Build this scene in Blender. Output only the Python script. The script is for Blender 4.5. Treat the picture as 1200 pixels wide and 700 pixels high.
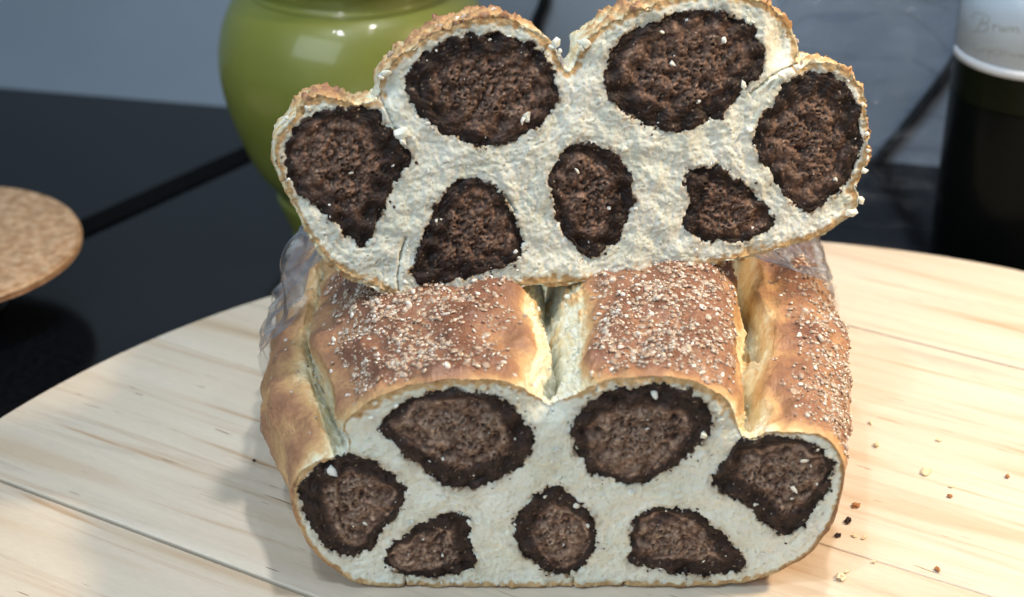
import bpy, bmesh, math, random
import numpy as np
from mathutils import Vector, Matrix

for o in list(bpy.data.objects):
    bpy.data.objects.remove(o)
rng = np.random.default_rng(7)
random.seed(7)
SC = bpy.context.scene
COL = SC.collection

# ------------------------------------------------------------------ camera
PITCH = math.radians(28.0)
FPX = 2000.0                      # focal length in pixels of a 1200 px wide frame
CAM = np.array([0.0, -0.469, 0.3615])
cam = bpy.data.cameras.new('camera')
cam.sensor_width = 36.0
cam.lens = 36.0 * FPX / 1200.0
cam.clip_start = 0.01
cam.clip_end = 50.0
cam.dof.use_dof = True
cam.dof.focus_distance = 0.60
cam.dof.aperture_fstop = 9.0
camo = bpy.data.objects.new('camera', cam)
COL.objects.link(camo)
camo.location = CAM
camo.rotation_euler = (math.pi / 2 - PITCH, 0, 0)
SC.camera = camo

# ------------------------------------------------------------------ world, lamps, exposure
world = bpy.data.worlds.new('World')
SC.world = world
world.use_nodes = True
wb = world.node_tree.nodes['Background']
wb.inputs['Color'].default_value = (0.55, 0.72, 1.0, 1)
wb.inputs['Strength'].default_value = 0.10
SC.view_settings.view_transform = 'Standard'
SC.view_settings.look = 'None'
SC.view_settings.gamma = 1.0
SC.view_settings.exposure = 0.0
SC.view_settings.use_curve_mapping = False


def lamp(name, loc, target, power, color, size, spread=math.pi, shape='DISK', size_y=None):
    l = bpy.data.lights.new(name, 'AREA')
    l.energy = power
    l.color = color
    l.shape = shape
    l.size = size
    if size_y:
        l.size_y = size_y
    l.spread = spread
    o = bpy.data.objects.new(name, l)
    COL.objects.link(o)
    o.location = loc
    d = Vector(target) - Vector(loc)
    o.rotation_euler = d.to_track_quat('-Z', 'Y').to_euler()
    return o


def spot(name, loc, target, power, color, radius, angle, blend=0.6):
    l = bpy.data.lights.new(name, 'SPOT')
    l.energy = power
    l.color = color
    l.shadow_soft_size = radius
    l.spot_size = math.radians(angle)
    l.spot_blend = blend
    o = bpy.data.objects.new(name, l)
    COL.objects.link(o)
    o.location = loc
    d = Vector(target) - Vector(loc)
    o.rotation_euler = d.to_track_quat('-Z', 'Y').to_euler()
    return o


spot('ceiling_spot', (0.19, 0.12, 1.40), (0.12, 0.06, 0), 32, (1.0, 0.97, 0.93), 0.04, 36, 0.8)
spot('ceiling_spot', (-0.27, -0.36, 1.40), (0.05, 0.05, 0), 15, (0.90, 0.97, 1.0), 0.03, 46)
spot('ceiling_spot', (-0.38, -0.36, 1.42), (0.0, 0.05, 0), 5, (0.90, 0.97, 1.0), 0.011, 46)
spot('ceiling_spot', (-0.27, -0.52, 1.40), (0.0, 0.1, 0), 4, (0.85, 0.95, 1.0), 0.011, 46)
spot('ceiling_spot', (0.30, -0.42, 1.42), (0.0, 0.1, 0), 4, (1.0, 0.96, 0.90), 0.011, 46)
spot('warm_spot', (0.66, 0.08, 0.62), (0.24, 0.05, 0.02), 37, (1.0, 0.74, 0.47), 0.04, 62, 0.9)
lamp('window_light', (-1.3, -1.7, 1.6), (0.0, 0.1, 0.05), 31, (0.80, 0.94, 1.0), 1.9, shape='RECTANGLE', size_y=1.4)

# ------------------------------------------------------------------ helpers


def ray(px, py):
    u = (px - 600.0) / FPX
    v = -(py - 350.0) / FPX
    return np.array([u, math.cos(PITCH) + v * math.sin(PITCH), -math.sin(PITCH) + v * math.cos(PITCH)])


def onz(px, py, z):
    r = ray(px, py)
    return CAM + r * (z - CAM[2]) / r[2]


def ony(px, py, y):
    r = ray(px, py)
    return CAM + r * (y - CAM[1]) / r[1]


def onplane(px, py, p, n):
    r = ray(px, py)
    return CAM + r * (np.dot(p - CAM, n) / np.dot(r, n))


def tag(o, label=None, cat=None, group=None, kind=None):
    if label:
        o['label'] = label
    if cat:
        o['category'] = cat
    if group:
        o['group'] = group
    if kind:
        o['kind'] = kind
    return o


def empty(name, loc=(0, 0, 0)):
    o = bpy.data.objects.new(name, None)
    o.empty_display_size = 0.02
    COL.objects.link(o)
    o.location = loc
    return o


def mesh(name, verts, faces, mat=None, parent=None, attrs=None, smooth=True):
    """faces: one array (n,k) or a list of such arrays"""
    if isinstance(faces, np.ndarray):
        faces = [faces]
    faces = [np.asarray(f, dtype=np.int32) for f in faces if len(f)]
    me = bpy.data.meshes.new(name)
    v = np.asarray(verts, dtype=np.float32)
    me.vertices.add(len(v))
    me.vertices.foreach_set('co', v.ravel())
    idx = np.concatenate([f.ravel() for f in faces])
    tot = np.concatenate([np.full(len(f), f.shape[1], dtype=np.int32) for f in faces])
    start = np.concatenate([[0], np.cumsum(tot)[:-1]]).astype(np.int32)
    me.loops.add(len(idx))
    me.loops.foreach_set('vertex_index', idx)
    me.polygons.add(len(tot))
    me.polygons.foreach_set('loop_start', start)
    me.polygons.foreach_set('use_smooth', np.full(len(tot), smooth, dtype=bool))
    if attrs:
        for k, a in attrs.items():
            at = me.attributes.new(k, 'FLOAT', 'POINT')
            at.data.foreach_set('value', np.asarray(a, dtype=np.float32))
    me.update(calc_edges=True)
    me.validate()
    o = bpy.data.objects.new(name, me)
    COL.objects.link(o)
    if mat:
        me.materials.append(mat)
    if parent:
        o.parent = parent
    return o


def band(shape, wl, seed, aniso=(1, 1), width=0.45):
    """band limited noise, unit variance; wl in cells"""
    r = np.random.default_rng(seed)
    n = r.standard_normal(shape)
    fy = np.fft.fftfreq(shape[0])[:, None] * aniso[0]
    fx = np.fft.rfftfreq(shape[1])[None, :] * aniso[1]
    fr = np.sqrt(fx * fx + fy * fy) + 1e-9
    g = np.exp(-(np.log(fr * wl) ** 2) / (2 * width ** 2))
    out = np.fft.irfft2(np.fft.rfft2(n) * g, s=shape)
    return out / (out.std() + 1e-12)


def sample(field, a, b):
    """bilinear, periodic"""
    h, w = field.shape
    a0 = np.floor(a).astype(int)
    b0 = np.floor(b).astype(int)
    fa = a - a0
    fb = b - b0
    i0, i1, j0, j1 = a0 % h, (a0 + 1) % h, b0 % w, (b0 + 1) % w
    return (field[i0, j0] * (1 - fa) * (1 - fb) + field[i1, j0] * fa * (1 - fb)
            + field[i0, j1] * (1 - fa) * fb + field[i1, j1] * fa * fb)


def sstep(a, b, x):
    t = np.clip((x - a) / (b - a), 0, 1)
    return t * t * (3 - 2 * t)


def dense(pts, n, closed=True, vals=None):
    """centripetal-ish smooth resample of a closed polygon, with values carried along"""
    p = np.asarray(pts, dtype=float)
    m = len(p)
    out, ov = [], []
    per = 24
    for i in range(m):
        p0, p1, p2, p3 = p[(i - 1) % m], p[i], p[(i + 1) % m], p[(i + 2) % m]
        for k in range(per):
            t = k / per
            q = 0.5 * ((2 * p1) + (p2 - p0) * t + (2 * p0 - 5 * p1 + 4 * p2 - p3) * t * t
                       + (3 * p1 - p0 - 3 * p2 + p3) * t ** 3)
            out.append(q)
            if vals is not None:
                ov.append(vals[i] * (1 - t) + vals[(i + 1) % m] * t)
    out = np.array(out)
    d = np.linalg.norm(np.roll(out, -1, 0) - out, axis=1)
    s = np.concatenate([[0], np.cumsum(d)])
    tt = np.linspace(0, s[-1], n, endpoint=False)
    oc = np.vstack([out, out[:1]])
    res = np.stack([np.interp(tt, s, oc[:, k]) for k in range(2)], 1)
    if vals is None:
        return res
    ov = np.array(ov)
    ovc = np.vstack([ov, ov[:1]])
    rv = np.stack([np.interp(tt, s, ovc[:, k]) for k in range(ov.shape[1])], 1)
    return res, rv


def sdf(X, Z, poly):
    """signed distance, negative inside"""
    d2 = np.full(X.shape, 1e9)
    inside = np.zeros(X.shape, dtype=bool)
    a = poly
    b = np.roll(poly, -1, 0)
    for (ax, az), (bx, bz) in zip(a, b):
        ex, ez = bx - ax, bz - az
        L = ex * ex + ez * ez + 1e-18
        t = np.clip(((X - ax) * ex + (Z - az) * ez) / L, 0, 1)
        dx = X - ax - t * ex
        dz = Z - az - t * ez
        np.minimum(d2, dx * dx + dz * dz, out=d2)
        if az != bz:
            c = ((az > Z) != (bz > Z)) & (X < ex * (Z - az) / ez + ax)
            inside ^= c
    d = np.sqrt(d2)
    return np.where(inside, -d, d)


# ---- node helpers


def newmat(name):
    m = bpy.data.materials.new(name)
    m.use_nodes = True
    nt = m.node_tree
    return m, nt, nt.nodes['Principled BSDF'], nt.nodes['Material Output']


def nd(nt, typ, **kw):
    n = nt.nodes.new(typ)
    for k, v in kw.items():
        if k in n.inputs:
            n.inputs[k].default_value = v
        else:
            setattr(n, k, v)
    return n


def ramp(nt, fac, stops, interp='LINEAR'):
    r = nt.nodes.new('ShaderNodeValToRGB')
    r.color_ramp.interpolation = interp
    while len(r.color_ramp.elements) < len(stops):
        r.color_ramp.elements.new(0.5)
    for e, (p, c) in zip(r.color_ramp.elements, stops):
        e.position = p
        e.color = (c[0], c[1], c[2], 1) if not isinstance(c, (int, float)) else (c, c, c, 1)
    if fac is not None:
        nt.links.new(fac, r.inputs['Fac'])
    return r


def noise(nt, scale, detail=3, vec=None, rough=0.55, dist=0.0):
    n = nt.nodes.new('ShaderNodeTexNoise')
    n.inputs['Scale'].default_value = scale
    n.inputs['Detail'].default_value = detail
    n.inputs['Roughness'].default_value = rough
    n.inputs['Distortion'].default_value = dist
    if vec is not None:
        nt.links.new(vec, n.inputs['Vector'])
    return n


def mixc(nt, fac, a, b, blend='MIX'):
    m = nt.nodes.new('ShaderNodeMix')
    m.data_type = 'RGBA'
    m.blend_type = blend
    for sock, v in ((m.inputs[0], fac), (m.inputs[6], a), (m.inputs[7], b)):
        if hasattr(v, 'is_linked'):
            nt.links.new(v, sock)
        elif isinstance(v, (int, float)):
            sock.default_value = v
        else:
            sock.default_value = (v[0], v[1], v[2], 1)
    return m.outputs[2]


def math_(nt, op, a, b=0.0):
    m = nt.nodes.new('ShaderNodeMath')
    m.operation = op
    for s, v in ((m.inputs[0], a), (m.inputs[1], b)):
        if hasattr(v, 'is_linked'):
            nt.links.new(v, s)
        else:
            s.default_value = v
    return m.outputs[0]


def attr(nt, name):
    a = nt.nodes.new('ShaderNodeAttribute')
    a.attribute_name = name
    return a.outputs['Fac']


def objco(nt):
    return nt.nodes.new('ShaderNodeTexCoord').outputs['Object']


def bump(nt, bsdf, h, dist, strength=1.0):
    b = nt.nodes.new('ShaderNodeBump')
    b.inputs['Strength'].default_value = strength
    b.inputs['Distance'].default_value = dist
    nt.links.new(h, b.inputs['Height'])
    nt.links.new(b.outputs['Normal'], bsdf.inputs['Normal'])
    return b


# ------------------------------------------------------------------ materials
def mat_crumb():
    m, nt, b, out = newmat('bread_crumb')
    co = objco(nt)
    n1 = noise(nt, 260, 4, co)
    n2 = noise(nt, 60, 3, co)
    c = ramp(nt, n2.outputs['Fac'], [(0.3, (0.65, 0.68, 0.60)), (0.7, (0.78, 0.81, 0.765))]).outputs['Color']
    pit = attr(nt, 'pit')
    c = mixc(nt, math_(nt, 'MULTIPLY', pit, 0.5), c, (0.56, 0.52, 0.38))
    stain = attr(nt, 'stain')
    c = mixc(nt, stain, c, (0.22, 0.15, 0.09))
    edge = attr(nt, 'edge')
    ec = ramp(nt, n1.outputs['Fac'], [(0.3, (0.40, 0.24, 0.10)), (0.7, (0.66, 0.49, 0.28))]).outputs['Color']
    c = mixc(nt, edge, c, ec)
    nt.links.new(c, b.inputs['Base Color'])
    b.inputs['Roughness'].default_value = 0.75
    b.inputs['Specular IOR Level'].default_value = 0.3
    b.inputs['Subsurface Weight'].default_value = 0.85
    b.inputs['Subsurface Radius'].default_value = (0.0024, 0.0020, 0.0014)
    b.inputs['Subsurface Scale'].default_value = 0.7
    # small pores of the crumb
    vo = nd(nt, 'ShaderNodeTexVoronoi')
    vo.inputs['Scale'].default_value = 780
    wv = nt.nodes.new('ShaderNodeVectorMath')
    wv.operation = 'ADD'
    wn_ = noise(nt, 500, 2, co)
    sc_ = nt.nodes.new('ShaderNodeVectorMath')
    sc_.operation = 'SCALE'
    sc_.inputs['Scale'].default_value = 0.0018
    nt.links.new(wn_.outputs['Color'], sc_.inputs[0])
    nt.links.new(co, wv.inputs[0])
    nt.links.new(sc_.outputs[0], wv.inputs[1])
    nt.links.new(wv.outputs[0], vo.inputs['Vector'])
    pore = ramp(nt, vo.outputs['Distance'], [(0.10, 0.0), (0.48, 1.0)]).outputs['Color']
    n3 = noise(nt, 1400, 3, co)
    hgt = math_(nt, 'ADD', pore, math_(nt, 'MULTIPLY', n3.outputs['Fac'], 0.7))
    bump(nt, b, hgt, 0.0006, 0.18)
    return m


def mat_choc():
    m, nt, b, out = newmat('chocolate_dough')
    co = objco(nt)
    dark = attr(nt, 'dark')
    c = ramp(nt, dark, [(0.0, (0.32, 0.235, 0.180)), (0.3, (0.165, 0.100, 0.074)), (0.6, (0.054, 0.029, 0.022)), (1.0, (0.013, 0.006, 0.005))]).outputs['Color']
    n1 = noise(nt, 520, 3, co)
    v = ramp(nt, n1.outputs['Fac'], [(0.25, 0.72), (0.75, 1.25)]).outputs['Color']
    c = mixc(nt, 1.0, c, v, 'MULTIPLY')
    wn_ = noise(nt, 420, 2, co)
    sc_ = nt.nodes.new('ShaderNodeVectorMath')
    sc_.operation = 'SCALE'
    sc_.inputs['Scale'].default_value = 0.0022
    nt.links.new(wn_.outputs['Color'], sc_.inputs[0])
    wv = nt.nodes.new('ShaderNodeVectorMath')
    wv.operation = 'ADD'
    nt.links.new(co, wv.inputs[0])
    nt.links.new(sc_.outputs[0], wv.inputs[1])
    vo = nd(nt, 'ShaderNodeTexVoronoi')
    vo.inputs['Scale'].default_value = 560
    nt.links.new(wv.outputs[0], vo.inputs['Vector'])
    sepc = nt.nodes.new('ShaderNodeSeparateColor')
    nt.links.new(vo.outputs['Color'], sepc.inputs[0])
    vv = ramp(nt, sepc.outputs[0], [(0.0, 0.68), (0.55, 0.97), (0.9, 1.25), (1.0, 1.6)]).outputs['Color']
    c = mixc(nt, 1.0, c, vv, 'MULTIPLY')
    fl = attr(nt, 'fleck')
    c = mixc(nt, fl, c, (0.33, 0.25, 0.19))
    nt.links.new(c, b.inputs['Base Color'])
    b.inputs['Roughness'].default_value = 0.62
    b.inputs['Specular IOR Level'].default_value = 0.35
    n3 = noise(nt, 1100, 3, co)
    bump(nt, b, n3.outputs['Fac'], 0.0008, 0.6)
    return m


def mat_crust():
    m, nt, b, out = newmat('baked_crust')
    co = objco(nt)
    bk = attr(nt, 'bake')
    n1 = noise(nt, 90, 4, co)
    n2 = noise(nt, 420, 4, co)
    k = math_(nt, 'ADD', math_(nt, 'MULTIPLY', bk, 1.08), math_(nt, 'MULTIPLY', math_(nt, 'SUBTRACT', n1.outputs['Fac'], 0.5), 0.45))
    k = math_(nt, 'ADD', k, math_(nt, 'MULTIPLY', math_(nt, 'SUBTRACT', n2.outputs['Fac'], 0.5), 0.38))
    c = ramp(nt, k, [(0.0, (0.76, 0.78, 0.68)), (0.16, (0.74, 0.67, 0.46)), (0.38, (0.60, 0.39, 0.19)),
                     (0.62, (0.38, 0.205, 0.115)), (0.85, (0.25, 0.128, 0.085)), (1.0, (0.18, 0.085, 0.055))]).outputs['Color']
    nt.links.new(c, b.inputs['Base Color'])
    r = ramp(nt, bk, [(0.1, 0.8), (0.7, 0.28)])
    nt.links.new(r.outputs['Color'], b.inputs['Roughness'])
    b.inputs['Specular IOR Level'].default_value = 0.4
    b.inputs['Subsurface Weight'].default_value = 0.12
    b.inputs['Subsurface Radius'].default_value = (0.003, 0.0018, 0.001)
    b.inputs['Subsurface Scale'].default_value = 0.5
    n3 = noise(nt, 520, 5, co, 0.65)
    bump(nt, b, n3.outputs['Fac'], 0.0009, 0.5)
    return m


def mat_sugar():
    m, nt, b, out = newmat('baked_sugar')
    t = attr(nt, 'tone')
    c = ramp(nt, t, [(0.0, (0.28, 0.17, 0.11)), (0.45, (0.41, 0.295, 0.22)), (0.8, (0.55, 0.46, 0.38)), (1.0, (0.80, 0.77, 0.73))]).outputs['Color']
    nt.links.new(c, b.inputs['Base Color'])
    b.inputs['Roughness'].default_value = 0.14
    b.inputs['Specular IOR Level'].default_value = 0.9
    b.inputs['Subsurface Weight'].default_value = 0.15
    b.inputs['Subsurface Radius'].default_value = (0.002, 0.0014, 0.0009)
    b.inputs['Subsurface Scale'].default_value = 0.6
    n3 = noise(nt, 900, 2, objco(nt))
    bump(nt, b, n3.outputs['Fac'], 0.0006, 0.2)
    return m


def mat_wood(seed):
    m, nt, b, out = newmat('pale_birch_wood')
    co = objco(nt)
    mp = nd(nt, 'ShaderNodeMapping')
    mp.inputs['Location'].default_value = (seed * 1.7, seed * 0.9, seed)
    mp.inputs['Scale'].default_value = (1.0, 11.0, 4.0)
    nt.links.new(co, mp.inputs['Vector'])
    warp = noise(nt, 3.2, 2, mp.outputs['Vector'])
    grain = noise(nt, 9, 6, mp.outputs['Vector'], 0.6, 0.9)
    broad = noise(nt, 4.0, 3, mp.outputs['Vector'], 0.5, 0.6)
    c = ramp(nt, broad.outputs['Fac'], [(0.27, (0.56, 0.44, 0.31)), (0.42, (0.66, 0.59, 0.49)), (0.72, (0.72, 0.67, 0.585))]).outputs['Color']
    g = ramp(nt, grain.outputs['Fac'], [(0.28, 0.78), (0.42, 0.96), (0.75, 1.03)]).outputs['Color']
    c = mixc(nt, 1.0, c, g, 'MULTIPLY')
    # long thin darker growth lines
    mp3 = nd(nt, 'ShaderNodeMapping')
    mp3.inputs['Location'].default_value = (seed * 1.1, seed * 0.37, 0)
    mp3.inputs['Scale'].default_value = (1.0, 26.0, 3.0)
    nt.links.new(co, mp3.inputs['Vector'])
    ln_ = noise(nt, 5.5, 4, mp3.outputs['Vector'], 0.6, 0.4)
    lf = ramp(nt, ln_.outputs['Fac'], [(0.0, 0.0), (0.31, 0.9), (0.37, 0.3), (0.47, 0.0)]).outputs['Color']
    c = mixc(nt, lf, c, (0.46, 0.30, 0.17))
    # fine short fibres and dark pores
    mp2 = nd(nt, 'ShaderNodeMapping')
    mp2.inputs['Location'].default_value = (seed * 0.3, seed * 2.9, 0)
    mp2.inputs['Scale'].default_value = (1.0, 12.0, 3.0)
    nt.links.new(co, mp2.inputs['Vector'])
    fib = noise(nt, 40, 2, mp2.outputs['Vector'], 0.5)
    pore = ramp(nt, fib.outputs['Fac'], [(0.285, 1.0), (0.31, 0.0)]).outputs['Color']
    gate = noise(nt, 14, 2, co)
    pg = math_(nt, 'MULTIPLY', pore, ramp(nt, gate.outputs['Fac'], [(0.42, 0.0), (0.55, 0.85)]).outputs['Color'])
    c = mixc(nt, pg, c, (0.20, 0.12, 0.06))
    fine = noise(nt, 190, 3, mp2.outputs['Vector'], 0.6)
    fv = ramp(nt, fine.outputs['Fac'], [(0.3, 0.93), (0.7, 1.04)]).outputs['Color']
    c = mixc(nt, 1.0, c, fv, 'MULTIPLY')
    nt.links.new(c, b.inputs['Base Color'])
    b.inputs['Roughness'].default_value = 0.5
    b.inputs['Specular IOR Level'].default_value = 0.35
    bump(nt, b, grain.outputs['Fac'], 0.0006, 0.25)
    return m


def simple(name, col, rough, spec=0.5, metallic=0.0, coat=0.0, nscale=0, namp=0.0, bumpd=0.0):
    m, nt, b, out = newmat(name)
    b.inputs['Base Color'].default_value = (*col, 1)
    b.inputs['Roughness'].default_value = rough
    b.inputs['Specular IOR Level'].default_value = spec
    b.inputs['Metallic'].default_value = metallic
    b.inputs['Coat Weight'].default_value = coat
    b.inputs['Coat Roughness'].default_value = 0.035
    if nscale:
        n = noise(nt, nscale, 4, objco(nt))
        v = ramp(nt, n.outputs['Fac'], [(0.3, 1 - namp), (0.7, 1 + namp)]).outputs['Color']
        nt.links.new(mixc(nt, 1.0, col, v, 'MULTIPLY'), b.inputs['Base Color'])
        if bumpd:
            bump(nt, b, n.outputs['Fac'], bumpd, 0.5)
    return m


def mat_plastic(haze=1.0):
    m, nt, b, out = newmat('clear_plastic_film')
    nt.nodes.remove(b)
    co = objco(nt)
    tr = nd(nt, 'ShaderNodeBsdfTransparent')
    tr.inputs['Color'].default_value = (0.93, 0.94, 0.96, 1)
    gl = nd(nt, 'ShaderNodeBsdfGlossy')
    gl.inputs['Roughness'].default_value = 0.15
    gl.inputs['Color'].default_value = (1, 1, 1, 1)
    df = nd(nt, 'ShaderNodeBsdfTranslucent')
    df.inputs['Color'].default_value = (0.82, 0.83, 0.85, 1)
    df2 = nd(nt, 'ShaderNodeBsdfDiffuse')
    df2.inputs['Color'].default_value = (0.8, 0.81, 0.83, 1)
    n1 = noise(nt, 45, 3, co, 0.5, 1.5)
    bp = nd(nt, 'ShaderNodeBump')
    bp.inputs['Strength'].default_value = 0.35
    bp.inputs['Distance'].default_value = 0.002
    nt.links.new(n1.outputs['Fac'], bp.inputs['Height'])
    nt.links.new(bp.outputs['Normal'], gl.inputs['Normal'])
    lw = nd(nt, 'ShaderNodeLayerWeight')
    lw.inputs['Blend'].default_value = 0.25
    m0 = nd(nt, 'ShaderNodeMixShader')
    m0.inputs[0].default_value = 0.5
    nt.links.new(df.outputs[0], m0.inputs[1])
    nt.links.new(df2.outputs[0], m0.inputs[2])
    m1 = nd(nt, 'ShaderNodeMixShader')
    hz = ramp(nt, lw.outputs['Facing'], [(0.0, 0.04 * haze), (0.7, 0.10 * haze), (1.0, 0.4 * haze)])
    mps = nd(nt, 'ShaderNodeMapping')
    mps.inputs['Scale'].default_value = (150, 14, 150)
    nt.links.new(co, mps.inputs['Vector'])
    st = noise(nt, 1.0, 2, mps.outputs['Vector'], 0.5, 0.4)
    sr = ramp(nt, st.outputs['Fac'], [(0.5, 0.0), (0.72, 0.38 * haze)])
    nt.links.new(math_(nt, 'ADD', hz.outputs['Color'], sr.outputs['Color']), m1.inputs[0])
    nt.links.new(tr.outputs[0], m1.inputs[1])
    nt.links.new(m0.outputs[0], m1.inputs[2])
    m2 = nd(nt, 'ShaderNodeMixShader')
    fr = ramp(nt, lw.outputs['Fresnel'], [(0.0, 0.03 * haze), (1.0, 0.5 * (0.3 + 0.7 * haze))])
    nt.links.new(fr.outputs['Color'], m2.inputs[0])
    nt.links.new(m1.outputs[0], m2.inputs[1])
    nt.links.new(gl.outputs[0], m2.inputs[2])
    nt.links.new(m2.outputs[0], out.inputs['Surface'])
    return m


M_CRUMB, M_CHOC, M_CRUST, M_SUGAR = mat_crumb(), mat_choc(), mat_crust(), mat_sugar()
M_FILM = mat_plastic()
M_FILM2 = mat_plastic(0.12)
M_COUNTER = simple('black_polished_stone', (0.004, 0.005, 0.007), 0.14, 0.32, nscale=300, namp=0.5)
M_STRIP = simple('black_matte', (0.004, 0.004, 0.004), 0.75, 0.1, nscale=200, namp=0.3)
M_WALL = simple('blue_grey_paint', (0.37, 0.44, 0.54), 0.28, 0.4, nscale=9, namp=0.06)
M_VASE = simple('green_glaze', (0.215, 0.240, 0.046), 0.38, 0.5, coat=0.45, nscale=14, namp=0.12)
M_GLASS = simple('dark_bottle_glass', (0.003, 0.004, 0.004), 0.22, 0.06)
M_GLASS2 = simple('olive_bottle_glass', (0.006, 0.008, 0.004), 0.22, 0.06)
M_LABEL = simple('white_paper_label', (0.42, 0.53, 0.66), 0.45, 0.4, nscale=60, namp=0.03)
M_LABELEDGE = simple('white_label_border', (0.58, 0.63, 0.70), 0.45, 0.4, nscale=60, namp=0.03)
M_INK = simple('grey_gold_ink', (0.26, 0.29, 0.30), 0.4, 0.5, nscale=90, namp=0.2)
M_CORD = simple('black_cord_rubber', (0.010, 0.013, 0.016), 0.5, 0.4, nscale=90, namp=0.2)
M_DARKPOT = simple('black_enamel', (0.006, 0.006, 0.007), 0.3, 0.5, nscale=90, namp=0.2)


def mat_cork():
    m, nt, b, out = newmat('cork')
    co = objco(nt)
    v = nd(nt, 'ShaderNodeTexVoronoi')
    v.inputs['Scale'].default_value = 130
    nt.links.new(co, v.inputs['Vector'])
    n = noise(nt, 230, 5, co, 0.65)
    c = ramp(nt, n.outputs['Fac'], [(0.33, (0.36, 0.19, 0.09)), (0.5, (0.58, 0.37, 0.22)), (0.66, (0.72, 0.53, 0.35))]).outputs['Color']
    c = mixc(nt, 0.5, c, mixc(nt, 1.0, c, ramp(nt, v.outputs['Distance'], [(0.1, 0.7), (0.7, 1.25)]).outputs['Color'], 'MULTIPLY'))
    nt.links.new(c, b.inputs['Base Color'])
    b.inputs['Roughness'].default_value = 0.8
    bump(nt, b, n.outputs['Fac'], 0.001, 0.5)
    return m


M_CORK = mat_cork()

# ------------------------------------------------------------------ setting: countertop and wall
CZ = -0.030                      # counter surface


def quadbox(name, lo, hi, mat, parent=None, bevel=0.0):
    bm = bmesh.new()
    bmesh.ops.create_cube(bm, size=1.0)
    for v in bm.verts:
        v.co = Vector([lo[i] + (v.co[i] + 0.5) * (hi[i] - lo[i]) for i in range(3)])
    if bevel:
        bmesh.ops.bevel(bm, geom=bm.edges[:], offset=bevel, segments=2, affect='EDGES')
    me = bpy.data.meshes.new(name)
    bm.to_mesh(me)
    bm.free()
    me.materials.append(mat)
    o = bpy.data.objects.new(name, me)
    COL.objects.link(o)
    if parent:
        o.parent = parent
    return o


counter = quadbox('countertop', (-1.6, -1.2, CZ - 0.04), (1.6, 1.2, CZ), M_COUNTER)
tag(counter, kind='structure')
W0 = onz(0, 103, CZ)
W1 = onz(1040, 190, CZ)
wd = (W1 - W0)[:2]
wang = math.atan2(wd[1], wd[0])
wall = quadbox('wall', (-1.6, 0.0, CZ - 0.2), (1.6, 0.05, 1.1), M_WALL)
wall.location = (W0[0], W0[1], 0)
wall.rotation_euler = (0, 0, wang)
tag(wall, kind='structure')

# thin matte black strip set flat in the counter
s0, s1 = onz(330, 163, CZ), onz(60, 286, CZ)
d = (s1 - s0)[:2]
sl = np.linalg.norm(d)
strip = quadbox('black_strip', (0, -0.0085, -0.002), (sl * 1.3, 0.0085, 0.0012), M_STRIP, counter, 0.0005)
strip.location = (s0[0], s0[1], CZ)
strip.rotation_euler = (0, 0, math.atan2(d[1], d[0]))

# ------------------------------------------------------------------ round wooden board made of planks
BC = np.array([0.0844, -0.0581])
BR = 0.3338
board = empty('cutting_board', (BC[0], BC[1], CZ))
tag(board, 'round pale wooden board of glued planks under the loaf', 'cutting board')
PA = math.radians(-29.5)
BT = 0.022


def plank(lo, hi, gap0, gap1, seed):
    """circle segment between two parallel lines (board frame: x along the grain)"""
    lo += gap0
    hi -= gap1
    lo = max(lo, -BR + 0.0005)
    hi = min(hi, BR - 0.0005)
    R = BR
    n = 72

    def arc(v0, v1, sgn):
        a0, a1 = math.asin(v0 / R), math.asin(v1 / R)
        return [(sgn * R * math.cos(a0 + (a1 - a0) * i / n), R * math.sin(a0 + (a1 - a0) * i / n)) for i in range(n + 1)]
    pts = arc(lo, hi, 1) + arc(lo, hi, -1)[::-1]
    bm = bmesh.new()
    top = [bm.verts.new((x, y, 0.0)) for x, y in pts]
    f = bm.faces.new(top)
    if f.normal.z < 0:
        f.normal_flip()
    r = bmesh.ops.extrude_face_region(bm, geom=[f])
    for v in r['geom']:
        if isinstance(v, bmesh.types.BMVert):
            v.co.z -= BT
    bm.normal_update()
    bmesh.ops.recalc_face_normals(bm, faces=bm.faces[:])
    ed = [e for e in bm.edges if all(abs(v.co.z) < 1e-6 for v in e.verts)]
    bmesh.ops.bevel(bm, geom=ed, offset=0.0009, segments=3, affect='EDGES', profile=0.6)
    me = bpy.data.meshes.new('plank')
    bm.to_mesh(me)
    bm.free()
    me.materials.append(mat_wood(seed))
    o = bpy.data.objects.new('plank', me)
    COL.objects.link(o)
    o.parent = board
    o.location = (0, 0, -CZ)
    o.rotation_euler = (0, 0, PA)
    return o


nrm = np.array([-math.sin(PA), math.cos(PA)])


def seam_off(px, py):
    return float(np.dot(onz(px, py, 0)[:2] - BC, nrm))


sA = 0.5 * (seam_off(0, 560) + seam_off(340, 692))
sB = 0.5 * (seam_off(985, 375) + seam_off(1200, 437))
sC = seam_off(1120, 686)
seams = [-BR, sA - 0.13, sA, sC, sB, BR]
gaps = [0, 0.0002, 0.0008, 0.00015, 0.0006, 0]
for i in range(5):
    plank(seams[i], seams[i + 1], gaps[i], gaps[i + 1], i + 3.3)
# turning foot under the board
bm = bmesh.new()
bmesh.ops.create_cone(bm, cap_ends=True, segments=64, radius1=0.14, radius2=0.14, depth=-CZ - BT - 0.0004)
me = bpy.data.meshes.new('board_foot')
bm.to_mesh(me)
bm.free()
me.materials.append(M_DARKPOT)
o = bpy.data.objects.new('board_foot', me)
COL.objects.link(o)
o.parent = board
o.location = (0, 0, (-CZ - BT) / 2)

# ------------------------------------------------------------------ bread sections
GH = 0.00040


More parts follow.
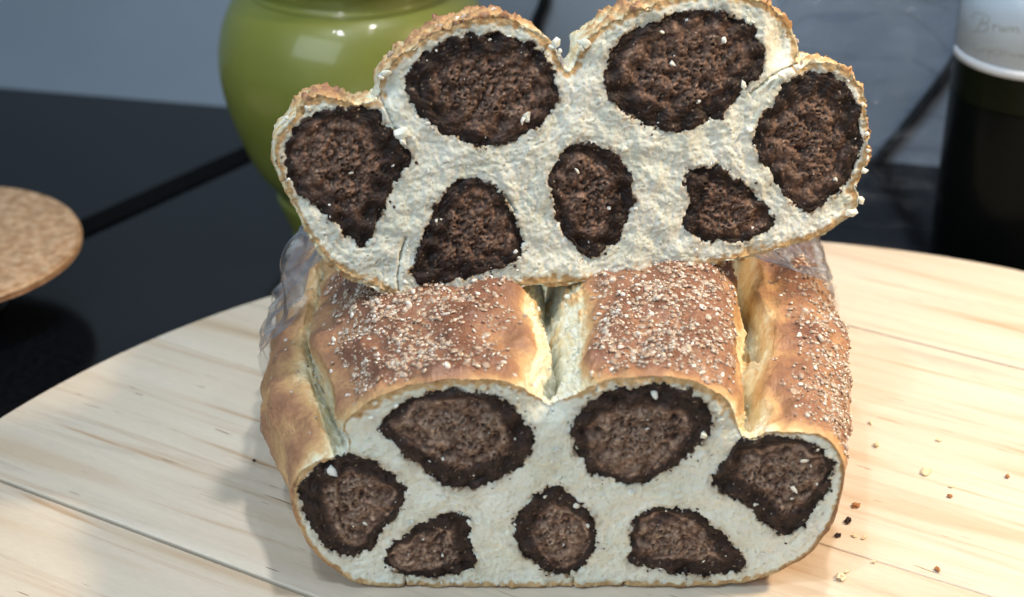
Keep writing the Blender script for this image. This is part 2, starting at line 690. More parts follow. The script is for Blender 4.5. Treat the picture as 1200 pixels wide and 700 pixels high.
def choc_fields(X, Z, poly, seed):
    """height, darkness and flecks of a rolled chocolate section, for points inside poly's box"""
    d = sdf(X, Z, dense(poly, 110))
    c = poly.mean(0)
    off = np.array([0.0012 * math.sin(seed * 2.1), 0.0012 * math.cos(seed * 1.3)])
    dx, dz = X - c[0] - off[0], Z - c[1] - off[1]
    th = np.arctan2(dz, dx)
    inner = -d.min()
    rn = np.clip(-d / inner, -0.3, 1.0)                 # 0 at rim, 1 at the core
    r = 1 - rn
    # layered noise that follows the roll
    F1 = band((256, 512), 11, seed + 1, (1.0, 3.0))
    F2 = band((256, 512), 6, seed + 2, (1.0, 2.0))
    a = -d / GH
    b = th / (2 * np.pi) * 512
    spiral = th / (2 * np.pi) * 7.0
    l1 = sample(F1, a * 1.0 + spiral * 1.2, b)
    l2 = sample(F2, a * 1.1 + spiral * 1.2, b * 1.0)
    iso1 = band(X.shape, 8.0, seed + 3, width=0.3)
    iso2 = band(X.shape, 4.2, seed + 4)
    big = band(X.shape, 26, seed + 5)
    inn = sstep(0.25, 0.65, rn)
    chunk = (iso1 * 0.75 + iso2 * 0.45) * (0.55 + 0.65 * inn) + (l1 * 0.6 + l2 * 0.3) * (1.05 - 0.75 * inn)
    hgt = 0.00034 * chunk * (1 - 0.45 * (1 - inn)) + 0.0005 * big
    holes = sstep(1.55, 2.2, iso1 * 0.75 + big * 0.55 + l1 * 0.35)
    holes = holes * (0.15 + 0.85 * inn)
    hgt = hgt - 0.0022 * holes
    ang = np.sin(th * 1 + seed * 1.7)
    wall = (0.0044 + 0.0024 * ang + 0.0005 * big) * np.clip(inner / 0.014, 0.6, 1.1)
    rim = 1 - sstep(wall * 0.75, wall * 1.35, -d)
    ring2 = np.exp(-((-d - (wall * 1.9 + 0.0016 * (th / np.pi))) / 0.0008) ** 2)
    dark = 0.28 + 0.66 * rim + 0.28 * ring2 - 0.125 * chunk * (1 - 0.55 * rim) - 0.07 * big + 0.35 * holes
    layer = np.sin(-d / 0.0013 * 2 * np.pi + 1.6 * l1 + th) * rim * sstep(0.0004, 0.0012, -d)
    dark = dark - 0.10 * np.clip(layer, -0.4, 1)
    hgt = hgt + 0.00016 * layer
    dark = dark + 0.10 * np.exp(-(d / 0.0006) ** 2)
    fl = sstep(1.75, 2.3, -iso1 * 0.8 + 0.8 * iso2 - 0.5 * rim) * 0.6
    return d, hgt, np.clip(dark, 0, 1), fl, rim


def section(outline, chocs, seed, cracks=(), h=GH, edge_w=None, rounds=(), deep=0.0):
    """returns a dict with grid points, per-vertex height (towards the viewer) and attributes, and cells per part"""
    lo = outline.min(0) - 3 * h
    hi = outline.max(0) + 3 * h
    nx = int((hi[0] - lo[0]) / h) + 2
    nz = int((hi[1] - lo[1]) / h) + 2
    X, Z = np.meshgrid(lo[0] + np.arange(nx) * h, lo[1] + np.arange(nz) * h)
    r = np.random.default_rng(seed)
    S = h / GH                                              # cells per base cell
    jag = band(X.shape, 5 / S, seed + 11) * 0.00016 + band(X.shape, 14 / S, seed + 12) * 0.00022
    so = sdf(X, Z, outline[::max(1, len(outline) // 260)])
    so_n = so + 0.5 * jag
    wav = band(X.shape, 26 / S, seed + 13)
    # crumb relief: soft cells, torn flakes, pits
    b1 = band(X.shape, 5.0 / S, seed + 1)
    b2 = band(X.shape, 2.6 / S, seed + 2)
    b3 = band(X.shape, 12.0 / S, seed + 3)
    b4 = band(X.shape, 45.0 / S, seed + 4)
    pits = sstep(1.1, 2.4, b1 + 0.6 * b3 + 0.3 * b2)
    hc = 0.00005 * b1 + 0.00004 * b2 + 0.00012 * b3 + 0.0003 * b4 - 0.00018 * pits
    hole = sstep(2.15, 2.6, 0.8 * b1 + 0.8 * b3)
    hc = hc - 0.0004 * hole
    for (ax, az, rad, gxs, gzs) in rounds:                  # places where the dough bends away from the cut
        w = np.exp(-((X - ax) ** 2 + (Z - az) ** 2) / rad ** 2)
        hc = hc - w * np.clip((X - ax) * gxs + (Z - az) * gzs + 0.5 * rad, 0, 0.02) * 0.8
    for line in cracks:
        dd = np.full(X.shape, 1.0)
        for (ax, az), (bx, bz) in zip(line[:-1], line[1:]):
            ex, ez = bx - ax, bz - az
            t = np.clip(((X - ax) * ex + (Z - az) * ez) / (ex * ex + ez * ez + 1e-12), 0, 1)
            dd = np.minimum(dd, np.hypot(X - ax - t * ex, Z - az - t * ez))
        dd = dd + 0.5 * jag
        hc = hc - 0.0018 * np.exp(-(dd / 0.00045) ** 2)
    stain = np.zeros(X.shape)
    dark = np.zeros(X.shape)
    fleck = np.zeros(X.shape)
    hgt = hc.copy()
    dmin = np.full(X.shape, 1.0)
    cid = np.zeros(X.shape, dtype=int) - 1
    theta = np.zeros(X.shape)
    for k, poly in enumerate(chocs):
        pl, ph = poly.min(0) - 0.03, poly.max(0) + 0.03
        i0, i1 = np.searchsorted(X[0], [pl[0], ph[0]])
        j0, j1 = np.searchsorted(Z[:, 0], [pl[1], ph[1]])
        sl = (slice(j0, j1), slice(i0, i1))
        d, hh, dk, fl, rim = choc_fields(X[sl], Z[sl], poly, seed * 10 + k * 17)
        dk = np.clip(dk * (1 - 0.35 * deep) + 0.40 * deep, 0, 1)
        d = d + 1.5 * jag[sl] + 0.00035 * wav[sl]
        better = d < dmin[sl]
        dmin[sl] = np.where(better, d, dmin[sl])
        ins = d < 0
        cpt = poly.mean(0)
        tq = np.arctan2(Z[sl] - cpt[1], X[sl] - cpt[0])
        theta[sl] = np.where(better, tq, theta[sl])
        w = sstep(0.0005, -0.0005, d)
        hgt[sl] = np.where(better, hgt[sl] * (1 - w) + (hh - 0.0002) * w - 0.00035 * np.exp(-(d / 0.00035) ** 2), hgt[sl])
        dark[sl] = np.where(better, dk, dark[sl])
        fleck[sl] = np.where(better, fl, fleck[sl])
        cid[sl] = np.where(better, k, cid[sl])
    # strands of dough stretched round the rolls
    fs = band((256, 64), 5.5, seed + 71)
    fs2 = band((256, 128), 3.2, seed + 72)
    dcell = np.clip(dmin, 0, 0.05) / GH
    strand = 0.75 * sample(fs, dcell + 40 * cid, theta / (2 * np.pi) * 64) + 0.5 * sample(fs2, dcell + 23 * cid, theta / (2 * np.pi) * 128)
    crw = sstep(0.0002, 0.001, dmin)
    hgt = hgt + 0.00015 * strand * crw
    pits = np.clip(pits + 0.45 * sstep(0.6, 2.2, -strand) * crw, 0, 1)
    stain = 0.9 * np.exp(-(np.clip(dmin, 0, 1) / 0.0006) ** 2) * sstep(-0.6, 1.2, b3) + 0.42 * np.exp(-(np.clip(dmin, 0, 1) / 0.0022) ** 2) * sstep(-1, 1, b4)
    # vertices near an interface slide onto it
    comb = np.where(np.abs(dmin) < np.abs(so_n), dmin, so_n)
    gz, gx = np.gradient(comb, h)
    gl = np.hypot(gx, gz) + 1e-6
    mv = np.where(np.abs(comb) < 0.75 * h, -comb, 0) / gl
    mv = np.clip(mv, -0.7 * h, 0.7 * h)
    rj = 0.0 * X
    XX = X + mv * gx / gl + rj
    ZZ = Z + mv * gz / gl
    # cells
    def cc(f):
        return 0.25 * (f[:-1, :-1] + f[1:, :-1] + f[:-1, 1:] + f[1:, 1:])
    cso, cd = cc(so_n), cc(dmin)
    ck = cid[:-1, :-1]
    part = np.where(cso < 0, np.where(cd < 0, ck, -1), -2)
    ew = 0.0011 if edge_w is None else edge_w(X, Z)
    edge = sstep(1.25, 0.55, -so / ew + 0.25 * b3)
    return dict(X=XX, Z=ZZ, h=hgt, part=part, stain=np.clip(stain, 0, 1), dark=dark, fleck=fleck,
                dmin=dmin, edge=np.clip(edge, 0, 1), pit=np.clip(pits * 0.8 + hole, 0, 1), shape=X.shape, so=so, org=lo)


def section_part(name, S, pid, mat, parent, place, flip=False, wall=None, wallplace=None):
    """mesh of the cells with id pid; place(x, z, h) -> world/local points; wall: depth of a skirt going back"""
    jj, ii = np.nonzero(S['part'] == pid)
    if len(jj) == 0:
        return None
    nx = S['shape'][1]
    q = np.stack([jj * nx + ii, jj * nx + ii + 1, (jj + 1) * nx + ii + 1, (jj + 1) * nx + ii], 1)
    u, inv = np.unique(q, return_inverse=True)
    q = inv.reshape(-1, 4)
    x, z, hh = S['X'].ravel()[u], S['Z'].ravel()[u], S['h'].ravel()[u]
    v = place(x, z, hh)
    at = {k: S[k].ravel()[u] for k in (('stain', 'edge', 'pit') if pid < 0 else ('dark', 'fleck'))}
    faces = [q[:, ::-1] if flip else q]
    if wallplace is not None:
        e = np.concatenate([q[:, [0, 1]], q[:, [1, 2]], q[:, [2, 3]], q[:, [3, 0]]])
        key = np.sort(e, 1)
        key1 = key[:, 0].astype(np.int64) * len(u) + key[:, 1]
        uq, idx, cnt = np.unique(key1, return_index=True, return_counts=True)
        be = e[idx[cnt == 1]]
        bu, binv = np.unique(be, return_inverse=True)
        be2 = binv.reshape(-1, 2) + len(u)
        v2 = wallplace(x[bu], z[bu])
        v = np.vstack([v, v2])
        for k in at:
            at[k] = np.concatenate([at[k], at[k][bu]])
        faces.append(np.stack([be[:, 1], be[:, 0], be2[:, 0], be2[:, 1]], 1))
    return mesh(name, v, faces, mat, parent, at)


def sweep(name, rows_xz, rows_y, mat, parent, attrs, frame=None):
    """closed profile swept through rows; rows_xz (m,n,2), rows_y (m,n)"""
    m, n = rows_y.shape
    P = np.stack([rows_xz[..., 0], rows_y, rows_xz[..., 1]], -1).reshape(-1, 3)
    if frame is not None:
        P = frame(P)
    i, j = np.meshgrid(np.arange(m - 1), np.arange(n), indexing='ij')
    j2 = (j + 1) % n
    q = np.stack([i * n + j, i * n + j2, (i + 1) * n + j2, (i + 1) * n + j], -1).reshape(-1, 4)
    return mesh(name, P, q, mat, parent, {k: a.ravel() for k, a in attrs.items()}), P.reshape(m, n, 3)


def normals2d(p):
    t = np.roll(p, -1, 0) - np.roll(p, 1, 0)
    t /= np.linalg.norm(t, axis=1)[:, None] + 1e-12
    n = np.stack([t[:, 1], -t[:, 0]], 1)
    area = 0.5 * np.sum(p[:, 0] * np.roll(p[:, 1], -1) - np.roll(p[:, 0], -1) * p[:, 1])
    return n if area > 0 else -n


ICO_V = None


def ico(sub):
    bm = bmesh.new()
    bmesh.ops.create_icosphere(bm, subdivisions=sub, radius=1.0)
    bm.verts.index_update()
    v = np.array([vv.co[:] for vv in bm.verts])
    f = np.array([[x.index for x in ff.verts] for ff in bm.faces])
    bm.free()
    return v, f


ICO1 = ico(1)
ICO2 = ico(2)


def scatter_blobs(name, pts, nrms, size, flat, mat, parent, tone, seed, base=ICO2, rough=0.25, sink=0.25, kind='stuff', smooth=True):
    r = np.random.default_rng(seed)
    V, F = base
    vs, fs, tn = [], [], []
    for i, (p, n, s) in enumerate(zip(pts, nrms, size)):
        sc = s * np.exp(r.normal(0, 0.22, 3))
        sc[2] *= flat
        v = V * (1 + r.normal(0, rough, len(V)))[:, None] * sc
        n = n / (np.linalg.norm(n) + 1e-9)
        a = r.normal(size=3)
        t = np.cross(n, a)
        t /= np.linalg.norm(t) + 1e-9
        bt = np.cross(n, t)
        w = v[:, :1] * t + v[:, 1:2] * bt + v[:, 2:] * n
        fs.append(F + len(V) * i)
        vs.append(w + p + n * (0.5 - sink) * sc[2])
        tn.append(np.full(len(V), tone[i]))
    if not vs:
        return None
    o = mesh(name, np.vstack(vs), np.vstack(fs), mat, parent, {'tone': np.concatenate(tn), 'stain': np.zeros(len(V) * len(vs)),
             'edge': np.zeros(len(V) * len(vs)), 'pit': np.zeros(len(V) * len(vs))}, smooth)
    if kind:
        o['kind'] = kind
    return o


# ---- the loaf ---------------------------------------------------------
# outline of the cut end: pixel x, y, bake, sugar, gap
LO = [
    (430, 685, 0.56, 0, 0), (400, 671, 0.51, 0, 0), (375, 650, 0.45, 0, 0), (356, 622, 0.45, 0.007, 0), (346, 592, 0.50, 0.0175, 0),
    (346, 568, 0.52, 0.0525, 0), (355, 552, 0.55, 0.0875, 0), (372, 541, 0.50, 0.0875, 0), (388, 536, 0.35, 0.0175, 0),
    (398, 536, 0.06, 0, .3), (408, 531, 0.00, 0, .8), (408, 520, 0.00, 0, 1), (403, 508, 0.10, 0, .2), (404, 498, 0.51, 0, 0), (411, 488, 0.62, 0.3, 0),
    (430, 473, 0.75, 0.9, 0), (455, 460, 0.82, 1, 0), (490, 450, 0.84, 1, 0), (530, 445, 0.84, 0.9, 0), (570, 445, 0.82, 0.7, 0),
    (596, 449, 0.74, 0.35, 0), (612, 455, 0.58, 0.1, 0), (622, 463, 0.22, 0, 0), (631, 471, 0.03, 0, .05), (639, 478, 0.00, 0, .45), (644, 481, 0.00, 0, 1),
    (649, 479, 0.00, 0, .5), (661, 472, 0.00, 0, .05), (675, 463, 0.06, 0, 0), (686, 456, 0.40, 0, 0), (696, 450, 0.64, 0.5, 0),
    (715, 445, 0.80, 1, 0), (750, 442, 0.84, 1, 0), (790, 443, 0.84, 1, 0), (820, 450, 0.82, 1, 0), (842, 461, 0.72, 0.8, 0),
    (855, 474, 0.56, 0.3, 0), (861, 487, 0.42, 0, 0), (864, 500, 0.18, 0, .3), (869, 512, 0.12, 0, .9), (880, 515, 0.18, 0, .6), (890, 511, 0.26, 0, .1),
    (900, 507, 0.48, 0.05, 0), (915, 506, 0.60, 0.15, 0), (945, 508, 0.68, 0.6, 0), (968, 516, 0.66, 1, 0), (982, 532, 0.62, 1, 0),
    (987, 552, 0.61, 0.8, 0), (983, 580, 0.54, 0.25, 0), (972, 612, 0.48, 0, 0), (952, 642, 0.48, 0, 0), (922, 664, 0.48, 0, 0),
    (885, 679, 0.51, 0, 0), (850, 685, 0.56, 0, 0), (760, 690, 0.56, 0, 0), (660, 692, 0.56, 0, 0), (560, 692, 0.56, 0, 0), (480, 691, 0.56, 0, 0)]
LCH = [
    [(352, 585), (355, 565), (375, 545), (410, 533), (445, 545), (470, 565), (477, 580), (465, 605), (445, 625), (438, 642), (415, 652), (390, 645), (370, 625), (357, 605)],
    [(445, 500), (460, 482), (490, 464), (530, 457), (570, 462), (600, 475), (618, 500), (624, 518), (612, 545), (585, 562), (550, 573), (520, 568), (495, 550), (465, 525)],
    [(670, 510), (675, 490), (695, 468), (720, 456), (760, 451), (800, 456), (825, 475), (836, 495), (825, 515), (800, 540), (775, 557), (745, 567), (710, 562), (685, 545)],
    [(833, 565), (848, 540), (860, 523), (890, 513), (930, 513), (960, 525), (976, 545), (972, 570), (955, 600), (935, 620), (920, 628), (895, 615), (880, 598), (855, 580)],
    [(450, 655), (465, 635), (495, 615), (525, 602), (548, 610), (552, 635), (557, 660), (540, 672), (500, 677), (465, 672)],
    [(602, 615), (615, 595), (635, 575), (652, 570), (672, 585), (695, 605), (698, 630), (690, 655), (670, 672), (650, 674), (625, 660), (607, 640)],
    [(737, 645), (742, 615), (755, 600), (795, 597), (820, 605), (845, 625), (872, 655), (865, 670), (820, 675), (770, 668), (740, 660)]]


def face_pt(p):
    q = ony(p[0], p[1], 0.0)
    return (q[0], max(q[2], 0.0007))


lo_xy = np.array([face_pt(p) for p in LO])
lo_vals = np.array([p[2:] for p in LO])
loaf = empty('bread_loaf', (0.018, 0.08, 0))
tag(loaf, 'cut loaf on the wooden board with a paw pattern of chocolate rolls', 'bread')
bpy.context.view_layer.update()
LOFF = np.array([0.018, 0.08, 0.0])
NU = 1150
lout, lval = dense(lo_xy, NU, vals=lo_vals)
lout[:, 1] = np.maximum(lout[:, 1], 0.0006)
lch = [np.array([face_pt(p) for p in poly]) for poly in LCH]


def px_line_face(*pts):
    return [face_pt(p) for p in pts]


def loaf_edge(X, Z):
    hold = 1 - 0.95 * np.exp(-((X - 0.0128) / 0.0085) ** 2) * (Z > 0.06) - 0.9 * np.exp(-((X + 0.0535) / 0.004) ** 2) * (Z > 0.04) - 0.9 * np.exp(-((X - 0.0745) / 0.004) ** 2) * (Z > 0.04)
    return 0.0001 + np.clip(hold, 0, 1) * (0.0007 + 0.0010 * sstep(0.012, 0.002, Z) + 0.0021 * sstep(0.030, 0.055, Z) * np.maximum(sstep(0.02, -0.04, X), sstep(0.06, 0.07, Z)))


SL = section(lout, lch, 21, cracks=[px_line_face((476, 694), (474, 678)), px_line_face((672, 694), (672, 678)),
                                    px_line_face((730, 694), (733, 684)), px_line_face((402, 520), (408, 536), (420, 545)),
                                    px_line_face((872, 512), (866, 522))], edge_w=loaf_edge, deep=-0.2,
             rounds=[(*face_pt((646, 484)), 0.0065, 0.0, 0.9), (*face_pt((403, 522)), 0.004, 0.0, 0.7), (*face_pt((870, 508)), 0.004, 0.0, 0.7)])


def place_loaf(x, z, h):
    return np.stack([x, -h, z], 1) - LOFF


def place_loaf_back(x, z):
    c = np.array([x.mean(), z.mean()])
    return np.stack([c[0] + (x - c[0]) * 0.85, np.full_like(x, 0.008), c[1] + (z - c[1]) * 0.85], 1) - LOFF


section_part('crumb', SL, -1, M_CRUMB, loaf, place_loaf, False, None, None)
for k in range(7):
    section_part('chocolate_swirl', SL, k, M_CHOC, loaf, place_loaf, False, None, place_loaf_back)

# crust: the outline swept to the back of the loaf, widening behind the cut
NV = 330
LLEN = 0.215
yv = np.concatenate([[0.0016, 0.0], np.linspace(0.0006, LLEN, NV - 2)])
xc = 0.0166


def sx_of(y):
    return 1.0 + 0.185 * sstep(-0.012, 0.075, y) - 0.30 * sstep(0.165, 0.23, y) ** 2


def drift(y, x):
    return 0.03 * y - (0.0038 + 0.02 * y) * sstep(0.0, 0.05, y) * sstep(0.035, 0.085, np.abs(x - xc))


def sz_of(y):
    return 1.0 + 0.035 * sstep(0.0, 0.06, y) - 0.35 * sstep(0.165, 0.235, y) ** 2


def smooth_prof(p, s):
    k = int(s)
    w = np.hanning(2 * k + 1)
    w /= w.sum()
    out = np.empty_like(p)
    for c in range(p.shape[1]):
        out[:, c] = np.convolve(np.concatenate([p[-k:, c], p[:, c], p[:k, c]]), w, 'valid')
    return out


gap = smooth_prof(lval[:, 2:3], 5)[:, 0]
bakeu = smooth_prof(lval[:, 0:1], 5)[:, 0]
sugu = lval[:, 1]
ln = normals2d(smooth_prof(lout, 6))
lh0 = sample(SL['h'], (lout[:, 1] - ln[:, 1] * 0.0008 - SL['org'][1]) / GH, (lout[:, 0] - ln[:, 0] * 0.0008 - SL['org'][0]) / GH)
f_big = band((NV, NU), 60, 101)
f_mid = band((NV, NU), 22, 102)
f_tear = band((NV, NU), 7, 103, (1.0, 0.8))
f_fine = band((NV, NU), 3.6, 104)
rows = np.zeros((NV, NU, 2))
ry = np.zeros((NV, NU))
wob = band((1, 2048), 160, 55)[0]
for i, y in enumerate(yv):
    p = lout.copy()
    g = sstep(0.001, 0.022, y) * (1 - 0.5 * sstep(0.12, 0.2, y))
    p[:, 1] -= gap * (0.017 * g) * (1 + 0.25 * f_big[i])
    # gap walls wander a little along the loaf
    wander = 0.0016 * np.interp(np.arange(NU) * 1.2 + i * 1.0, np.arange(2048), wob) * sstep(0.004, 0.03, y)
    p[:, 0] += wander * np.exp(-((lout[:, 1] - 0.07) / 0.03) ** 2) * (0.3 + 0.7 * (gap > 0.02))
    for gx_, gw_, ga_ in ((0.0125, 0.011, 0.0012), (-0.0535, 0.007, 0.0018), (0.0745, 0.007, 0.0018)):
        dxg = lout[:, 0] - gx_
        p[:, 0] += np.tanh(dxg / 0.0012) * ga_ * np.exp(-(dxg / gw_) ** 2) * g * (lout[:, 1] > 0.045) * (1 - 0.8 * np.clip(gap, 0, 1))
    p[:, 0] = xc + (p[:, 0] - xc) * sx_of(y) + drift(y, lout[:, 0])
    p[:, 1] = p[:, 1] * sz_of(y)
    fade = sstep(-0.001, 0.006, y) * 0.85 + 0.15
    tearw = np.clip(1.4 * (1 - bakeu / 0.35), 0, 1)
    dsp = (0.0008 * f_big[i] + 0.00035 * f_mid[i] + 0.00010 * f_fine[i] + 0.0005 * tearw * f_tear[i] + 0.00028 * tearw * f_fine[i]) * fade
    dsp *= 0.25 + 0.75 * sstep(0.0, 0.012, lout[:, 1])
    # softly rolled lip where the knife pulled the crust
    lip = 0.0012 * np.exp(-(y / 0.0025) ** 2) * sstep(0.03, 0.06, lout[:, 1]) * (1 - gap)
    p = p + ln * (dsp + 0.0002 - lip * 0.5)[:, None]
    if i == 0:
        p = lout - ln * 0.0012
    p[:, 1] = np.maximum(p[:, 1], 0.0005)
    rows[i] = p
    ry[i] = y + (0.0003 * f_mid[i] if i > 1 else 0) - lh0 * math.exp(-(y / 0.006) ** 2)
yy = np.broadcast_to(yv[:, None], (NV, NU))
bk = np.broadcast_to(bakeu[None], (NV, NU)) + 0.07 * f_big * (bakeu[None] > 0.2)
bk = bk - 0.36 * np.exp(-(yy / 0.0055) ** 2) * (bk > 0.3) * sstep(0.03, 0.06, lout[None, :, 1])
bk = bk + 0.28 * sstep(0.02, 0.06, yy) * (bakeu[None] < 0.15) * 0.9 * sstep(0.0, 1.6, f_mid + 0.5 * f_tear)
crust, CP = sweep('crust', rows, ry, M_CRUST, loaf, {'bake': np.clip(bk, 0, 1)}, lambda P: P - LOFF)
# closing end of the loaf at the back
cen = CP[-1].mean(0)
endv = np.vstack([CP[-1][::5], CP[-1][::5] * 0.6 + cen * 0.4 + [0, 0.007, 0], [cen + [0, 0.010, 0]]])
ne = len(CP[-1][::5])
ii = np.arange(ne)
i2 = (ii + 1) % ne
mesh('end_crust', endv, [np.stack([ii, i2, i2 + ne, ii + ne], 1), np.stack([ii + ne, i2 + ne, np.full(ne, 2 * ne)], 1)],
     M_CRUST, loaf, {'bake': np.full(len(endv), 0.6)})

# baked sugar on the crust
tu = np.roll(CP, -1, 1) - np.roll(CP, 1, 1)
tv = np.zeros_like(CP)
tv[1:-1] = CP[2:] - CP[:-2]
NRM = np.cross(tu, tv)
NRM /= np.linalg.norm(NRM, axis=-1, keepdims=True) + 1e-12
# make them point outwards
cent = CP.mean(1, keepdims=True)
if np.mean(np.sum(NRM * (CP - cent), -1)) < 0:
    NRM = -NRM


def sugar(n, seed, smin, smax, power, dens_extra):
    r = np.random.default_rng(seed)
    clump = band((NV, NU), 24, seed + 1)
    clump2 = band((NV, NU), 70, seed + 2)
    w = np.broadcast_to(sugu[None] ** 1.5, (NV, NU)) * sstep(-0.4, 1.5, clump * 0.6 + clump2 * 0.7 + dens_extra) * (yy > 0.004) * (yy < 0.13)
    w = w * (1 - 0.8 * np.exp(-((yy - 0.002) / 0.006) ** 2))
    w = w / w.sum()
    k = r.choice(NV * NU, n, p=w.ravel())
    s = smin + (smax - smin) * r.random(n) ** power
    pts = CP.reshape(-1, 3)[k] + r.normal(0, 0.0003, (n, 3))
    return pts, NRM.reshape(-1, 3)[k], s


p1, n1, s1 = sugar(5200, 61, 0.0004, 0.00105, 1.4, 1.0)
scatter_blobs('sugar_crystals', p1, n1, s1, 0.62, M_SUGAR, loaf, np.clip(rng.normal(0.68, 0.18, len(p1)), 0, 1), 62, ICO2, 0.05, 0.42)
p1, n1, s1 = sugar(260, 81, 0.0010, 0.0017, 1.3, 0.6)
scatter_blobs('sugar_crystals', p1, n1, s1, 0.34, M_SUGAR, loaf, np.clip(rng.normal(0.60, 0.15, len(p1)), 0, 1), 82, ICO2, 0.10, 0.5)
p1, n1, s1 = sugar(6000, 71, 0.00025, 0.0007, 1.6, 1.3)
scatter_blobs('sugar_crystals', p1, n1, s1, 0.7, M_SUGAR, loaf, np.clip(rng.normal(0.58, 0.27, len(p1)), 0, 1), 72, ICO1, 0.15, 0.4)


def flecks(S, n, seed, place, parent, smin=0.0002, smax=0.0014):
    r = np.random.default_rng(seed)
    jj, ii = np.nonzero(S['part'] >= 0)
    k = r.choice(len(jj), n)
    nx = S['shape'][1]
    x, z, h = S['X'][jj[k], ii[k]], S['Z'][jj[k], ii[k]], S['h'][jj[k], ii[k]]
    pts = place(x, z, h + 0.0002)
    s = smin + (smax - smin) * r.random(n) ** 3
    return scatter_blobs('crumb_flecks', pts, np.tile(place(np.zeros(1), np.zeros(1), np.ones(1)) - place(np.zeros(1), np.zeros(1), np.zeros(1)), (n, 1)) + r.normal(0, .35, (n, 3)),
                         s, 0.5, M_CRUMB, parent, np.ones(n), seed, ICO1, 0.28, 0.2, 'stuff', False)


flecks(SL, 55, 91, place_loaf, loaf)


def choc_specks(S, n, seed, place, parent):
    """crumbs of the dark dough smeared just outside the rolls"""
    r = np.random.default_rng(seed)
    w = (S['dmin'] > 0) * np.exp(-S['dmin'] / 0.0009) * (S['so'] < -0.001)
    k = r.choice(w.size, n, p=(w / w.sum()).ravel())
    x, z, h = S['X'].ravel()[k], S['Z'].ravel()[k], S['h'].ravel()[k]
    nrm_ = (place(np.zeros(1), np.zeros(1), np.ones(1)) - place(np.zeros(1), np.zeros(1), np.zeros(1)))[0]
    o = scatter_blobs('chocolate_specks', place(x, z, h), np.tile(nrm_, (n, 1)) + r.normal(0, .3, (n, 3)), 0.00015 + 0.0005 * r.random(n) ** 2.5, 0.5,
                      M_CHOC, parent, np.ones(n), seed, ICO1, 0.25, 0.2, 'stuff', False)
    a_ = o.data.attributes.new('dark', 'FLOAT', 'POINT')
    a_.data.foreach_set('value', np.full(len(o.data.vertices), 0.55, dtype=np.float32))


def torn_bits(S, n, seed, place, parent):
    """small torn shreds of white dough standing off the cut"""
    r = np.random.default_rng(seed)
    w = (S['dmin'] > 0.0004) * (S['so'] < -0.001) * (0.25 + np.exp(-np.abs(S['dmin'] - 0.001) / 0.002))
    k = r.choice(w.size, n, p=(w / w.sum()).ravel())
    x, z, h = S['X'].ravel()[k], S['Z'].ravel()[k], S['h'].ravel()[k]
    nrm_ = (place(np.zeros(1), np.zeros(1), np.ones(1)) - place(np.zeros(1), np.zeros(1), np.zeros(1)))[0]
    scatter_blobs('torn_crumbs', place(x, z, h), np.tile(nrm_, (n, 1)) + r.normal(0, .55, (n, 3)), 0.0003 + 0.0009 * r.random(n) ** 3, 0.35,
                  M_CRUMB, parent, np.ones(n), seed, ICO2, 0.17, 0.35, 'stuff', True)


torn_bits(SL, 70, 197, place_loaf, loaf)
choc_specks(SL, 130, 97, place_loaf, loaf)
# torn crumbs in the gaps between the lobes
r = np.random.default_rng(77)
wg = (np.broadcast_to(np.clip(1 - bakeu / 0.2, 0, 1)[None], (NV, NU)) * (yy > 0.002) * (yy < 0.10)).ravel()
kg = r.choice(NV * NU, 420, p=wg / wg.sum())
scatter_blobs('torn_crumbs', CP.reshape(-1, 3)[kg], NRM.reshape(-1, 3)[kg] + r.normal(0, .4, (420, 3)), 0.0002 + 0.0009 * r.random(420) ** 2.2, 0.5,
              M_CRUMB, loaf, np.ones(420), 78, ICO1, 0.3, 0.4, 'stuff', False)

